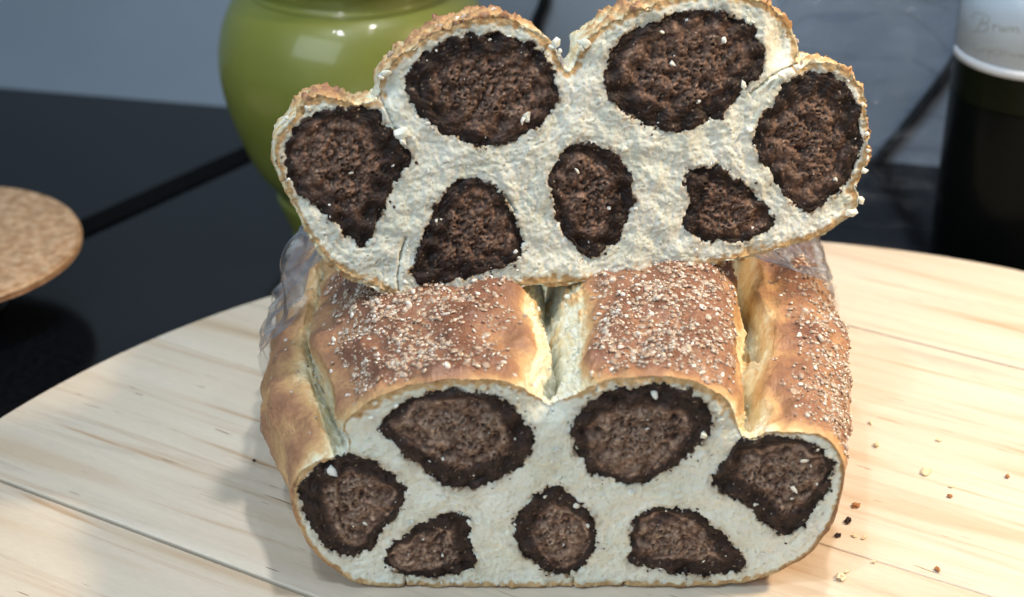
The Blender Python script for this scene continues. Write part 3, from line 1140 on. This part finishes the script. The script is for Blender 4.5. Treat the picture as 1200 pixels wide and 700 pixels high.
# ---- the slice standing on the loaf -----------------------------------
SO = [
    (467, 346, 0.14, 0), (440, 336, 0.15, 0), (410, 323, 0.15, 0), (386, 305, 0.15, 0), (366, 277, 0.14, 0), (350, 247, 0.14, 0),
    (335, 215, 0.13, 0), (325, 190, 0.12, 0), (323, 173, 0.12, 0), (330, 155, 0.13, 0), (344, 138, 0.14, 0), (358, 122, 0.38, 0),
    (374, 114, 0.42, 0), (395, 117, 0.40, 0), (418, 123, 0.29, 0), (434, 121, 0.15, 0), (443, 118, 0.04, 0), (446, 108, 0.02, 0), (447, 92, 0.11, 0),
    (456, 79, 0.27, 0), (475, 62, 0.33, 0), (500, 45, 0.36, 0), (528, 32, 0.40, 0), (550, 25, 0.42, 0), (575, 21, 0.42, 0), (600, 25, 0.36, 0),
    (624, 36, 0.22, 0), (640, 48, 0.07, 0), (652, 62, 0.04, 0), (661, 81, 0.00, 0), (667, 86, 0.00, 0), (675, 76, 0.02, 0), (684, 52, 0.05, 0),
    (692, 45, 0.15, 0), (710, 32, 0.27, 0), (735, 18, 0.33, 0), (768, 5, 0.36, 0), (800, -3, 0.38, 0), (832, -7, 0.40, 0), (868, -3, 0.36, 0),
    (896, 5, 0.33, 0), (917, 20, 0.31, 0), (931, 37, 0.26, 0), (939, 56, 0.21, 0), (937, 72, 0.11, 0), (936, 80, 0.04, 0), (944, 79, 0.08, 0),
    (962, 74, 0.21, 0), (984, 80, 0.29, 0), (1000, 92, 0.32, 0), (1011, 107, 0.32, 0), (1014, 130, 0.32, 0), (1017, 160, 0.32, 0), (1015, 190, 0.33, 0),
    (1005, 208, 0.17, 0), (1001, 222, 0.15, 0), (1006, 232, 0.14, 0), (1000, 246, 0.14, 0), (978, 265, 0.14, 0), (957, 277, 0.14, 0),
    (930, 287, 0.14, 0), (900, 295, 0.14, 0), (850, 306, 0.15, 0), (800, 315, 0.15, 0), (750, 322, 0.15, 0), (690, 330, 0.15, 0), (640, 332, 0.15, 0),
    (600, 336, 0.15, 0), (550, 343, 0.15, 0), (505, 350, 0.15, 0), (482, 350, 0.15, 0), (472, 345, 0.14, 0)]
SCH = [
    [(335, 190), (337, 165), (352, 140), (380, 128), (420, 126), (440, 130), (455, 150), (470, 168), (483, 187), (470, 205), (455, 235), (440, 265), (425, 290), (410, 280), (385, 255), (360, 235), (342, 215)],
    [(475, 95), (485, 75), (505, 55), (540, 42), (580, 40), (615, 48), (640, 70), (652, 95), (652, 120), (640, 140), (615, 160), (585, 170), (555, 168), (520, 155), (490, 130), (477, 110)],
    [(708, 95), (712, 70), (730, 45), (760, 28), (800, 15), (830, 12), (865, 20), (885, 40), (897, 65), (888, 90), (870, 105), (855, 130), (820, 148), (790, 155), (750, 142), (720, 120)],
    [(885, 165), (888, 145), (905, 120), (920, 100), (945, 86), (975, 89), (998, 105), (1007, 135), (1009, 165), (1003, 195), (988, 220), (965, 240), (945, 248), (920, 230), (905, 205), (890, 185)],
    [(483, 320), (487, 300), (500, 265), (515, 235), (535, 215), (560, 210), (580, 220), (595, 240), (608, 270), (613, 295), (595, 310), (560, 322), (520, 332), (490, 332)],
    [(646, 205), (655, 185), (675, 167), (700, 169), (725, 185), (740, 205), (740, 235), (730, 270), (715, 290), (690, 300), (670, 285), (655, 260), (648, 230)],
    [(803, 265), (808, 235), (805, 205), (825, 196), (850, 198), (875, 218), (900, 245), (908, 262), (890, 275), (860, 283), (825, 282)]]
SP1 = onz(470, 345, 0.0835)
SP2 = onz(890, 297, 0.0880)
sxa = SP2 - SP1
sxa[2] = 0
sxa /= np.linalg.norm(sxa)
LEAN = math.radians(9)
hor = np.array([-sxa[1], sxa[0], 0])                      # points away from the camera
sup = np.array([0, 0, 1.0]) * math.cos(LEAN) + hor * math.sin(LEAN)
sno = np.cross(sxa, sup)                                  # towards the camera
ST = 0.016                                                # thickness


def slice_pt(p):
    q = onplane(p[0], p[1], SP1, sno) - SP1
    return (float(np.dot(q, sxa)), float(np.dot(q, sup)))


slc = empty('bread_slice', SP1)
tag(slc, 'thick bread slice with paw pattern standing upright on top of the loaf', 'bread')
so_xy = np.array([slice_pt(p) for p in SO])
NS = 1100
sout, sval = dense(so_xy, NS, vals=np.array([p[2:] for p in SO]))
sch = [np.array([slice_pt(p) for p in poly]) for poly in SCH]


def slice_frame(P):
    """local (x, depth, z) -> relative to the slice's empty"""
    return P[:, :1] * sxa + P[:, 1:2] * (-sno) + P[:, 2:] * sup


def slice_edge(X, Z):
    return 0.0010 + 0.0016 * sstep(0.030, 0.004, Z - 0.10 * X) + 0.0010 * sstep(0.03, 0.07, Z)


SS = section(sout, sch, 33, cracks=[[slice_pt(p) for p in ((469, 352), (466, 325), (470, 300), (476, 280))],
                                    [slice_pt(p) for p in ((446, 112), (458, 140), (474, 168))],
                                    [slice_pt(p) for p in ((592, 228), (606, 250))], [slice_pt(p) for p in ((936, 78), (905, 90), (880, 110))]], edge_w=slice_edge,
             deep=0.42, rounds=[(*slice_pt((912, 52)), 0.0105, 1.1, 0.1), (*slice_pt((648, 66)), 0.006, 0.9, 0.2), (*slice_pt((455, 110)), 0.005, -0.5, 0.5)])
SB = section(sout, sch, 45, h=0.0008, edge_w=slice_edge)


def place_sf(x, z, h):
    return slice_frame(np.stack([x, -h, z], 1))


def place_sb(x, z, h):
    return slice_frame(np.stack([x, ST + h, z], 1))


def place_sw(x, z):
    return slice_frame(np.stack([x, np.full_like(x, ST - 0.001), z], 1))


section_part('crumb', SS, -1, M_CRUMB, slc, place_sf)
section_part('crumb', SB, -1, M_CRUMB, slc, place_sb, True)
for k in range(7):
    section_part('chocolate_swirl', SS, k, M_CHOC, slc, place_sf, False, None, place_sw)
for k in range(7):
    o = section_part('chocolate_swirl', SB, k, M_CHOC, slc, place_sb, True)
sn = normals2d(smooth_prof(sout, 5))
yr = np.concatenate([[0.0014, 0.0], np.linspace(0.0004, ST - 0.0003, 40), [ST, ST - 0.0014]])
NR = len(yr)
sh0 = sample(SS['h'], (sout[:, 1] - sn[:, 1] * 0.0008 - SS['org'][1]) / GH, (sout[:, 0] - sn[:, 0] * 0.0008 - SS['org'][0]) / GH)
g_big = band((NR, NS), 40, 201)
g_mid = band((NR, NS), 13, 202)
g_fine = band((NR, NS), 4, 203)
rows = np.zeros((NR, NS, 2))
ry = np.zeros((NR, NS))
sb = smooth_prof(sval[:, :1], 5)[:, 0]
for i, y in enumerate(yr):
    rough = 0.35 + 0.65 * sstep(0.1, 0.4, sb)
    dsp = 0.0004 * g_big[i] + 0.0006 * g_mid[i] * rough + 0.00028 * g_fine[i] * rough + 0.0006
    p = sout + sn * dsp[:, None]
    if i in (0, NR - 1):
        p = sout - sn * 0.0012
    rows[i] = p
    ry[i] = y + (0.0003 * g_mid[i] if 1 <= i < NR - 1 else 0) - sh0 * (1 - y / ST)
bks = np.broadcast_to(sb[None], (NR, NS)) + 0.06 * g_big + 0.10 * g_mid * (sb[None] > 0.06)
sweep('crust', rows, ry, M_CRUST, slc, {'bake': np.clip(bks, 0, 1)}, slice_frame)
flecks(SS, 50, 93, place_sf, slc)
choc_specks(SS, 130, 98, place_sf, slc)
torn_bits(SS, 80, 198, place_sf, slc)

# ragged crust flakes and crumbs clinging to the slice's edge
r = np.random.default_rng(5)
kk = np.concatenate([r.choice(NS, 130)])
pp, nn_, ss_, tt = [], [], [], []
for k in kk:
    y = r.uniform(-0.0002, ST * 0.9)
    q = sout[k] + sn[k] * r.uniform(0.0, 0.0009)
    pp.append([q[0], y, q[1]])
    nn_.append([sn[k][0], r.normal(0, .4), sn[k][1]])
    ss_.append(0.0004 + 0.0010 * r.random() ** 2)
pp = slice_frame(np.array(pp))
nn_ = slice_frame(np.array(nn_))
fl = scatter_blobs('crust_flakes', pp, nn_, ss_, 0.6, M_SUGAR, slc, np.clip(r.normal(0.75, 0.15, len(pp)), 0, 1), 9, ICO1, 0.3, 0.3, 'stuff', False)
pp, nn_, ss_ = [], [], []
for (px, py, s) in ((650, 51, .0016), (646, 55, .0013), (655, 60, .001), (685, 50, .0014), (681, 56, .001), (935, 78, .0016), (926, 84, .0014), (915, 88, .0013),
                    (939, 64, .001), (1010, 122, .001), (1015, 156, .0012), (1017, 176, .001), (1012, 200, .0011), (1007, 233, .0014), (996, 248, .0015), (870, 100, .0012),
                    (470, 155, .0022), (472, 164, .0014), (617, 136, .0016), (612, 141, .0010), (676, 200, .0009), (447, 90, .0012), (452, 85, .0012), (336, 138, .0011)):
    q = slice_pt((px, py))
    pp.append([q[0], -0.0006, q[1]])
    nn_.append([0, -1, 0])
    ss_.append(s)
scatter_blobs('crumb_flecks', slice_frame(np.array(pp, float)), slice_frame(np.array(nn_, float)), ss_, 0.7, M_CRUMB, slc, np.ones(len(pp)), 12, ICO1, 0.32, 0.2, 'stuff', False)

# ------------------------------------------------------------------ plastic bag over the back of the loaf
def convex(p):
    p = sorted(map(tuple, p))

    def half(pts):
        h = []
        for q in pts:
            while len(h) >= 2 and (h[-1][0] - h[-2][0]) * (q[1] - h[-2][1]) - (h[-1][1] - h[-2][1]) * (q[0] - h[-2][0]) <= 0:
                h.pop()
            h.append(q)
        return h
    lo_, up = half(p), half(p[::-1])
    return np.array(lo_[:-1] + up[:-1])


hull = convex(lout)
NB, MB_ = 420, 150
hu = dense(hull, NB) if len(hull) < 60 else dense(hull[::max(1, len(hull) // 50)], NB)
hn = normals2d(smooth_prof(hu, 9))
hc = np.array([xc, 0.04])
ang = np.arctan2(hu[:, 1] - hc[1], hu[:, 0] - hc[0])       # 0 = right, pi/2 = top
wr1 = band((MB_, NB), 75, 301, (0.35, 1.0))
wr2 = band((MB_, NB), 30, 302, (0.35, 1.0))
ridge = 1 - np.abs(wr1)
rows = np.zeros((MB_, NB, 2))
ry = np.zeros((MB_, NB))


def near(a, a0, w):
    dd = (a - a0 + np.pi) % (2 * np.pi) - np.pi
    return np.exp(-(dd / w) ** 2)


front = 0.112 + 0.0 * ang
front -= 0.040 * near(ang, math.radians(168), 0.36)        # reaches forward low on the left
front -= 0.020 * near(ang, math.radians(140), 0.25)
front -= 0.012 * near(ang, math.radians(20), 0.45)
front += 0.003 * np.sin(ang * 5 + 1) + 0.0015 * np.sin(ang * 13)
flare = near(ang, math.radians(143), 0.22) * 0.024 + near(ang, math.radians(160), 0.3) * 0.003
for i in range(MB_):
    t = i / (MB_ - 1)
    y = front + (0.262 - front) * t
    ym = np.clip(y, 0, 0.25)
    off = 0.0018 + 0.0016 * np.abs(wr1[i]) + 0.0004 * wr2[i] + flare * np.exp(-(t / 0.14) ** 2) * (1 + 0.35 * wr1[i] + 0.3 * wr2[i])
    p = hu.copy()
    p[:, 0] = xc + (p[:, 0] - xc) * sx_of(ym) + drift(ym, hu[:, 0])
    p[:, 1] = p[:, 1] * sz_of(ym)
    shrink = 1 - sstep(0.225, 0.262, y) * 0.75
    p = p + hn * off[:, None]
    p[:, 0] = xc + (p[:, 0] - xc) * shrink
    p[:, 1] = 0.03 + (p[:, 1] - 0.03) * shrink
    p[:, 1] = np.maximum(p[:, 1], 0.0004)
    rows[i] = p
    ry[i] = y
bag, _ = sweep('plastic_bag', rows, ry, M_FILM, None, {'bake': np.zeros((MB_, NB))})
tag(bag, 'crumpled clear plastic bag pulled over the back of the loaf', 'plastic bag')

# ------------------------------------------------------------------ vase
def lathe(name, prof, mat, parent=None, seg=96, loc=(0, 0, 0)):
    prof = np.array(prof, float)
    n = len(prof)
    a = np.linspace(0, 2 * np.pi, seg, endpoint=False)
    V = np.stack([prof[:, None, 0] * np.cos(a), prof[:, None, 0] * np.sin(a), np.broadcast_to(prof[:, None, 1], (n, seg))], -1).reshape(-1, 3)
    i, j = np.meshgrid(np.arange(n - 1), np.arange(seg), indexing='ij')
    j2 = (j + 1) % seg
    q = np.stack([i * seg + j, i * seg + j2, (i + 1) * seg + j2, (i + 1) * seg + j], -1).reshape(-1, 4)
    o = mesh(name, V, q, mat, parent)
    o.location = loc
    return o


def curve_prof(pts, n=60):
    p = np.array(pts, float)
    P = np.vstack([2 * p[0] - p[1], p, 2 * p[-1] - p[-2]])
    out = []
    for i in range(1, len(P) - 2):
        for t in np.linspace(0, 1, 10, endpoint=False):
            p0, p1_, p2, p3 = P[i - 1], P[i], P[i + 1], P[i + 2]
            out.append(0.5 * ((2 * p1_) + (p2 - p0) * t + (2 * p0 - 5 * p1_ + 4 * p2 - p3) * t * t + (3 * p1_ - p0 - 3 * p2 + p3) * t ** 3))
    out.append(p[-1])
    return out


VY = 0.345
vc = ony(417, 60, VY)
vase = empty('green_vase', (vc[0], VY, CZ))
tag(vase, 'round green glazed ceramic vase standing behind the slice', 'vase')


def vr(px, py):
    q = ony(px, py, VY)
    return (vc[0] - q[0], q[2] - CZ)


prof = [(0.0, 0.001), (0.034, 0.001), (0.037, 0.003), (0.044, 0.022), vr(326, 215), vr(298, 180), vr(274, 130), vr(261, 90), vr(257, 58), vr(260, 30), vr(267, 8), vr(277, -8), vr(289, -18)]
prof[4:] = sorted(prof[4:], key=lambda q: q[1])
if prof[3][1] > prof[4][1]:
    prof[3] = (prof[4][0] * 0.85, prof[4][1] * 0.6)
body = lathe('body', curve_prof(prof), M_VASE, vase)
rt, zt = prof[-1]
lathe('rim', curve_prof([(rt, zt + 0.0004), (rt - 0.002, zt + 0.003), (rt - 0.001, zt + 0.009), (rt + 0.004, zt + 0.014), (rt + 0.002, zt + 0.017), (rt - 0.004, zt + 0.012), (rt - 0.006, zt - 0.004), (rt - 0.002, zt - 0.02)]), M_VASE, vase)

# ------------------------------------------------------------------ wine bottle
BY = 0.305
bl = ony(1103, 190, BY)
BRD = 0.0375
bx = bl[0] + BRD + 0.0006
bottle = empty('wine_bottle', (bx, BY, CZ))
tag(bottle, 'dark wine bottle with white label at the right edge', 'bottle')
zl = ony(1190, 97, BY - BRD)[2] - CZ                     # bottom edge of the label
lathe('glass', curve_prof([(0.0, 0.004), (0.02, 0.004), (0.034, 0.0005), (BRD - 0.0006, 0.004), (BRD, 0.010), (BRD, 0.05), (BRD, zl - 0.018)]), M_GLASS, bottle, 128)
lathe('shoulder', curve_prof([(BRD, zl - 0.0178), (BRD, zl - 0.01), (BRD, 0.19), (BRD - 0.002, 0.205), (0.022, 0.228), (0.0145, 0.245), (0.0138, 0.29), (0.0155, 0.292), (0.0155, 0.30), (0.012, 0.301)]), M_GLASS2, bottle, 128)


def cyl_patch(name, r0, z0, z1, mat, parent, a0=-math.pi * 1.02, a1=math.pi * 0.02, n=120, t=0.0004):
    a = np.linspace(a0, a1, n)
    ring = [(r0, z0), (r0 + t, z0), (r0 + t, z1), (r0, z1)]
    V = np.array([[rr * math.cos(x), rr * math.sin(x), zz] for rr, zz in ring for x in a])
    q = []
    for k in range(3):
        for i in range(n - 1):
            q.append((k * n + i, k * n + i + 1, (k + 1) * n + i + 1, (k + 1) * n + i))
    return mesh(name, V, np.array(q), mat, parent)


label = cyl_patch('label', BRD + 0.0001, zl + 0.0040, 0.165, M_LABEL, bottle)
cyl_patch('label_border', BRD + 0.0001, zl, zl + 0.0040, M_LABELEDGE, bottle, t=0.0007)


def lettering(strokes, width, parent):
    """strokes: lists of (arc angle, z) on the bottle's skin"""
    vs, qs = [], []
    base = 0
    R = BRD + 0.00055
    for st in strokes:
        st = np.array(st, float)
        P = np.vstack([2 * st[0] - st[1], st, 2 * st[-1] - st[-2]])
        pts = []
        for i in range(1, len(P) - 2):
            for t in np.linspace(0, 1, 6, endpoint=False):
                p0, p1_, p2, p3 = P[i - 1], P[i], P[i + 1], P[i + 2]
                pts.append(0.5 * ((2 * p1_) + (p2 - p0) * t + (2 * p0 - 5 * p1_ + 4 * p2 - p3) * t * t + (3 * p1_ - p0 - 3 * p2 + p3) * t ** 3))
        pts.append(st[-1])
        pts = np.array(pts)
        tg = np.gradient(pts, axis=0)
        tg /= np.linalg.norm(tg, axis=1)[:, None] + 1e-12
        nn = np.stack([-tg[:, 1], tg[:, 0]], 1)
        wd_ = width * (0.6 + 0.6 * np.abs(tg[:, 1:2]))
        for side in (-1, 1):
            q = pts + nn * wd_ * side
            a = q[:, 0] / R
            vs.append(np.stack([R * np.sin(a), -R * np.cos(a), q[:, 1]], 1))
        n = len(pts)
        i = np.arange(n - 1)
        qs.append(np.stack([base + i, base + i + 1, base + n + i + 1, base + n + i], 1))
        base += 2 * n
    return mesh('lettering', np.vstack(vs), np.vstack(qs), M_INK, parent)


def on_label(px, py):
    """arc length along the label and height for a pixel on it"""
    r_ = ray(px, py)
    o_ = CAM - np.array([bx, BY, CZ])
    A_ = r_[0] ** 2 + r_[1] ** 2
    B_ = 2 * (o_[0] * r_[0] + o_[1] * r_[1])
    C_ = o_[0] ** 2 + o_[1] ** 2 - BRD ** 2
    t = (-B_ - math.sqrt(max(B_ * B_ - 4 * A_ * C_, 0))) / (2 * A_)
    q = o_ + r_ * t
    return (math.atan2(q[0], -q[1]) * BRD, q[2])


w1 = [[(1141, 22), (1139, 18), (1146, 15), (1155, 17), (1159, 21), (1157, 26), (1150, 27), (1157, 29), (1157, 34), (1150, 37), (1145, 36)],
      [(1153, 19), (1149, 27), (1145, 35), (1141, 37), (1138, 36)],
      [(1162, 30), (1165, 29), (1163, 36)], [(1165, 31), (1168, 29), (1170, 31)],
      [(1173, 30), (1171, 35), (1174, 36), (1178, 31), (1176, 36), (1179, 36)],
      [(1182, 31), (1180, 37)], [(1181, 33), (1185, 31), (1186, 33), (1184, 37)], [(1189, 32), (1187, 37)], [(1188, 34), (1192, 32), (1193, 34), (1192, 38), (1196, 37)]]
w2 = [[(1146, 53), (1141, 52), (1140, 57), (1145, 58), (1144, 63)], [(1148, 56), (1147, 60), (1151, 60), (1151, 56), (1152, 61)],
      [(1154, 61), (1155, 57), (1157, 57)], [(1158, 57), (1158, 62), (1161, 61), (1161, 57), (1158, 67)],
      [(1168, 56), (1164, 60), (1166, 65), (1171, 63), (1171, 58), (1168, 56)], [(1175, 56), (1173, 66)], [(1179, 57), (1177, 66)], [(1176, 60), (1181, 60)],
      [(1182, 63), (1184, 61), (1182, 66)], [(1186, 63), (1186, 67), (1190, 64), (1187, 63), (1189, 67)], [(1192, 67), (1193, 63), (1196, 64), (1195, 68), (1199, 64), (1198, 68)]]
lettering([[on_label(*p) for p in s] for s in w1], 0.00028, label)
lettering([[on_label(*p) for p in s] for s in w2], 0.00020, label)

# ------------------------------------------------------------------ cork trivet at the left
kc = onz(-72, 284, 0.004)
kr = abs(onz(98, 272, 0.004)[0] - kc[0])
cork = empty('cork_trivet', (kc[0], kc[1], CZ))
tag(cork, 'round mottled tan cork trivet raised on a black foot at the left edge', 'trivet')
zt = 0.034
lathe('cork_disc', curve_prof([(0.0, zt - 0.005), (kr - 0.006, zt - 0.005), (kr - 0.002, zt - 0.0045), (kr, zt - 0.0025), (kr - 0.0015, zt - 0.0005), (kr - 0.004, zt), (kr * 0.5, zt), (0.0, zt)]), M_CORK, cork)
lathe('foot', curve_prof([(0.0, 0.0), (kr * 0.38, 0.0), (kr * 0.40, 0.003), (kr * 0.34, 0.012), (kr * 0.34, zt - 0.0052), (0.0, zt - 0.0052)]), M_DARKPOT, cork)

# ------------------------------------------------------------------ black cord hanging down the wall
def tube(name, pts, rad, mat, parent=None, seg=12):
    st = np.array(pts, float)
    P = np.vstack([2 * st[0] - st[1], st, 2 * st[-1] - st[-2]])
    out = []
    for i in range(1, len(P) - 2):
        for t in np.linspace(0, 1, 10, endpoint=False):
            p0, p1_, p2, p3 = P[i - 1], P[i], P[i + 1], P[i + 2]
            out.append(0.5 * ((2 * p1_) + (p2 - p0) * t + (2 * p0 - 5 * p1_ + 4 * p2 - p3) * t * t + (3 * p1_ - p0 - 3 * p2 + p3) * t ** 3))
    out.append(st[-1])
    out = np.array(out)
    tg = np.gradient(out, axis=0)
    tg /= np.linalg.norm(tg, axis=1)[:, None]
    up = np.array([0.1, 0.95, 0.2])
    a = np.cross(tg, up)
    a /= np.linalg.norm(a, axis=1)[:, None]
    b = np.cross(tg, a)
    an = np.linspace(0, 2 * np.pi, seg, endpoint=False)
    V = (out[:, None] + rad * (np.cos(an)[None, :, None] * a[:, None] + np.sin(an)[None, :, None] * b[:, None])).reshape(-1, 3)
    n = len(out)
    i, j = np.meshgrid(np.arange(n - 1), np.arange(seg), indexing='ij')
    j2 = (j + 1) % seg
    q = np.stack([i * seg + j, i * seg + j2, (i + 1) * seg + j2, (i + 1) * seg + j], -1).reshape(-1, 4)
    return mesh(name, V, q, mat, parent)


wn = np.array([math.sin(wang), -math.cos(wang), 0])       # wall normal towards the room
WP = np.array([W0[0], W0[1], 0.0])


def on_wall(px, py, off=0.004):
    return onplane(px, py, WP + wn * off, wn)


cord = tube('power_cord', [on_wall(645, -60), on_wall(638, 0), on_wall(628, 34), on_wall(640, 90), on_wall(760, 160), on_wall(920, 196),
                           on_wall(1010, 196), on_wall(1045, 168), on_wall(1080, 125), on_wall(1112, 82), on_wall(1150, 20), on_wall(1180, -50)], 0.0032, M_CORD)
tag(cord, 'black cord looping along the blue grey wall behind the slice', 'cord')

# ------------------------------------------------------------------ clear bag standing at the wall
cb = ony(1010, 150, 0.37)
N1, N2 = 110, 160
wa = band((N1, N2), 45, 401, (0.35, 1.0))
wb_ = band((N1, N2), 20, 402, (0.4, 1.0))
V = np.zeros((N1, N2, 3))
for i in range(N1):
    t = i / (N1 - 1)
    a = np.linspace(0, 2 * np.pi, N2, endpoint=False)
    ra = 0.055 * (1 - 0.15 * t) + 0.0022 * wa[i] + 0.0003 * wb_[i]
    rb = 0.030 * (1 - 0.5 * t) + 0.0022 * wa[i] + 0.0003 * wb_[i]
    V[i, :, 0] = ra * np.cos(a)
    V[i, :, 1] = rb * np.sin(a)
    V[i, :, 2] = 0.001 + 0.17 * t + 0.004 * wa[i] * t
i, j = np.meshgrid(np.arange(N1 - 1), np.arange(N2), indexing='ij')
j2 = (j + 1) % N2
q = np.stack([i * N2 + j, i * N2 + j2, (i + 1) * N2 + j2, (i + 1) * N2 + j], -1).reshape(-1, 4)
cbag = mesh('plastic_bag', V.reshape(-1, 3), q, M_FILM2)
cbag.location = (cb[0], 0.375, CZ)
cbag.rotation_euler = (0, 0, wang)
tag(cbag, 'empty clear plastic bag standing between the slice and the wine bottle', 'plastic bag')

# ------------------------------------------------------------------ loose crumbs on the board
M_CR = {'pale': simple('pale_crumb', (0.74, 0.62, 0.42), 0.8, 0.3, nscale=500, namp=0.2),
        'brown': simple('brown_crust_crumb', (0.36, 0.17, 0.07), 0.7, 0.3, nscale=500, namp=0.3),
        'dark': simple('chocolate_crumb', (0.025, 0.013, 0.014), 0.7, 0.3, nscale=500, namp=0.3)}
CR = [
    (1085, 554, .0028, 'pale', 'largest pale crumb on the board right of the loaf'),
    (1003, 594, .0026, 'brown', 'brown triangular crust crumb beside the loaf, above the dark chocolate crumbs'),
    (994, 612, .0024, 'dark', 'dark chocolate crumb beside the loaf, the upper of two'),
    (982, 629, .0018, 'dark', 'dark chocolate crumb nearest the loaf, the lower of two'),
    (1001, 629, .0018, 'pale', 'tan crumb just right of the lower dark chocolate crumb'),
    (1013, 631, .0015, 'pale', 'tan crumb second to the right of the lower dark chocolate crumb'),
    (1113, 583, .0015, 'brown', 'small brown crumb right of the largest pale crumb'),
    (1115, 571, .0012, 'pale', 'tiny tan crumb just above the small brown crumb at right'),
    (1027, 523, .0020, 'pale', 'tan crumb level with the right chocolate roll of the loaf'),
    (1020, 497, .0017, 'pale', 'pale crumb highest up beside the loaf on the right'),
    (1100, 517, .0017, 'pale', 'whitish crumb on the bright part of the board'),
    (1180, 560, .0014, 'brown', 'small brown crumb near the right edge of the picture'),
    (1098, 669, .0020, 'brown', 'brown crumb at the bottom right beside the plank joint'),
    (985, 678, .0024, 'pale', 'white crumb flake below the loaf at its right'),
    (992, 671, .0013, 'pale', 'tiny white crumb beside the white flake below the loaf'),
    (1024, 660, .0010, 'pale', 'speck of crumb between the white flake and the plank joint'),
    (298, 541, .0010, 'dark', 'single dark speck in the shadow left of the loaf')]
for n_, (px, py, s, kind, lab) in enumerate(CR):
    r = np.random.default_rng(500 + n_)
    V, F = ICO2
    v = V * (1 + r.normal(0, 0.20, len(V)))[:, None] * s * 0.62 * np.array([1.25, 0.9, 0.55]) * np.exp(r.normal(0, .15, 3))
    a = r.uniform(0, 6.28)
    v = v @ np.array([[math.cos(a), -math.sin(a), 0], [math.sin(a), math.cos(a), 0], [0, 0, 1]])
    v[:, 2] -= v[:, 2].min()
    o = mesh('bread_crumb', v, F, M_CR[kind], None, None, False)
    q = onz(px, py, 0.0)
    o.location = (q[0], q[1], 0.0)
    tag(o, lab, 'crumb', 'crumbs scattered on the board')
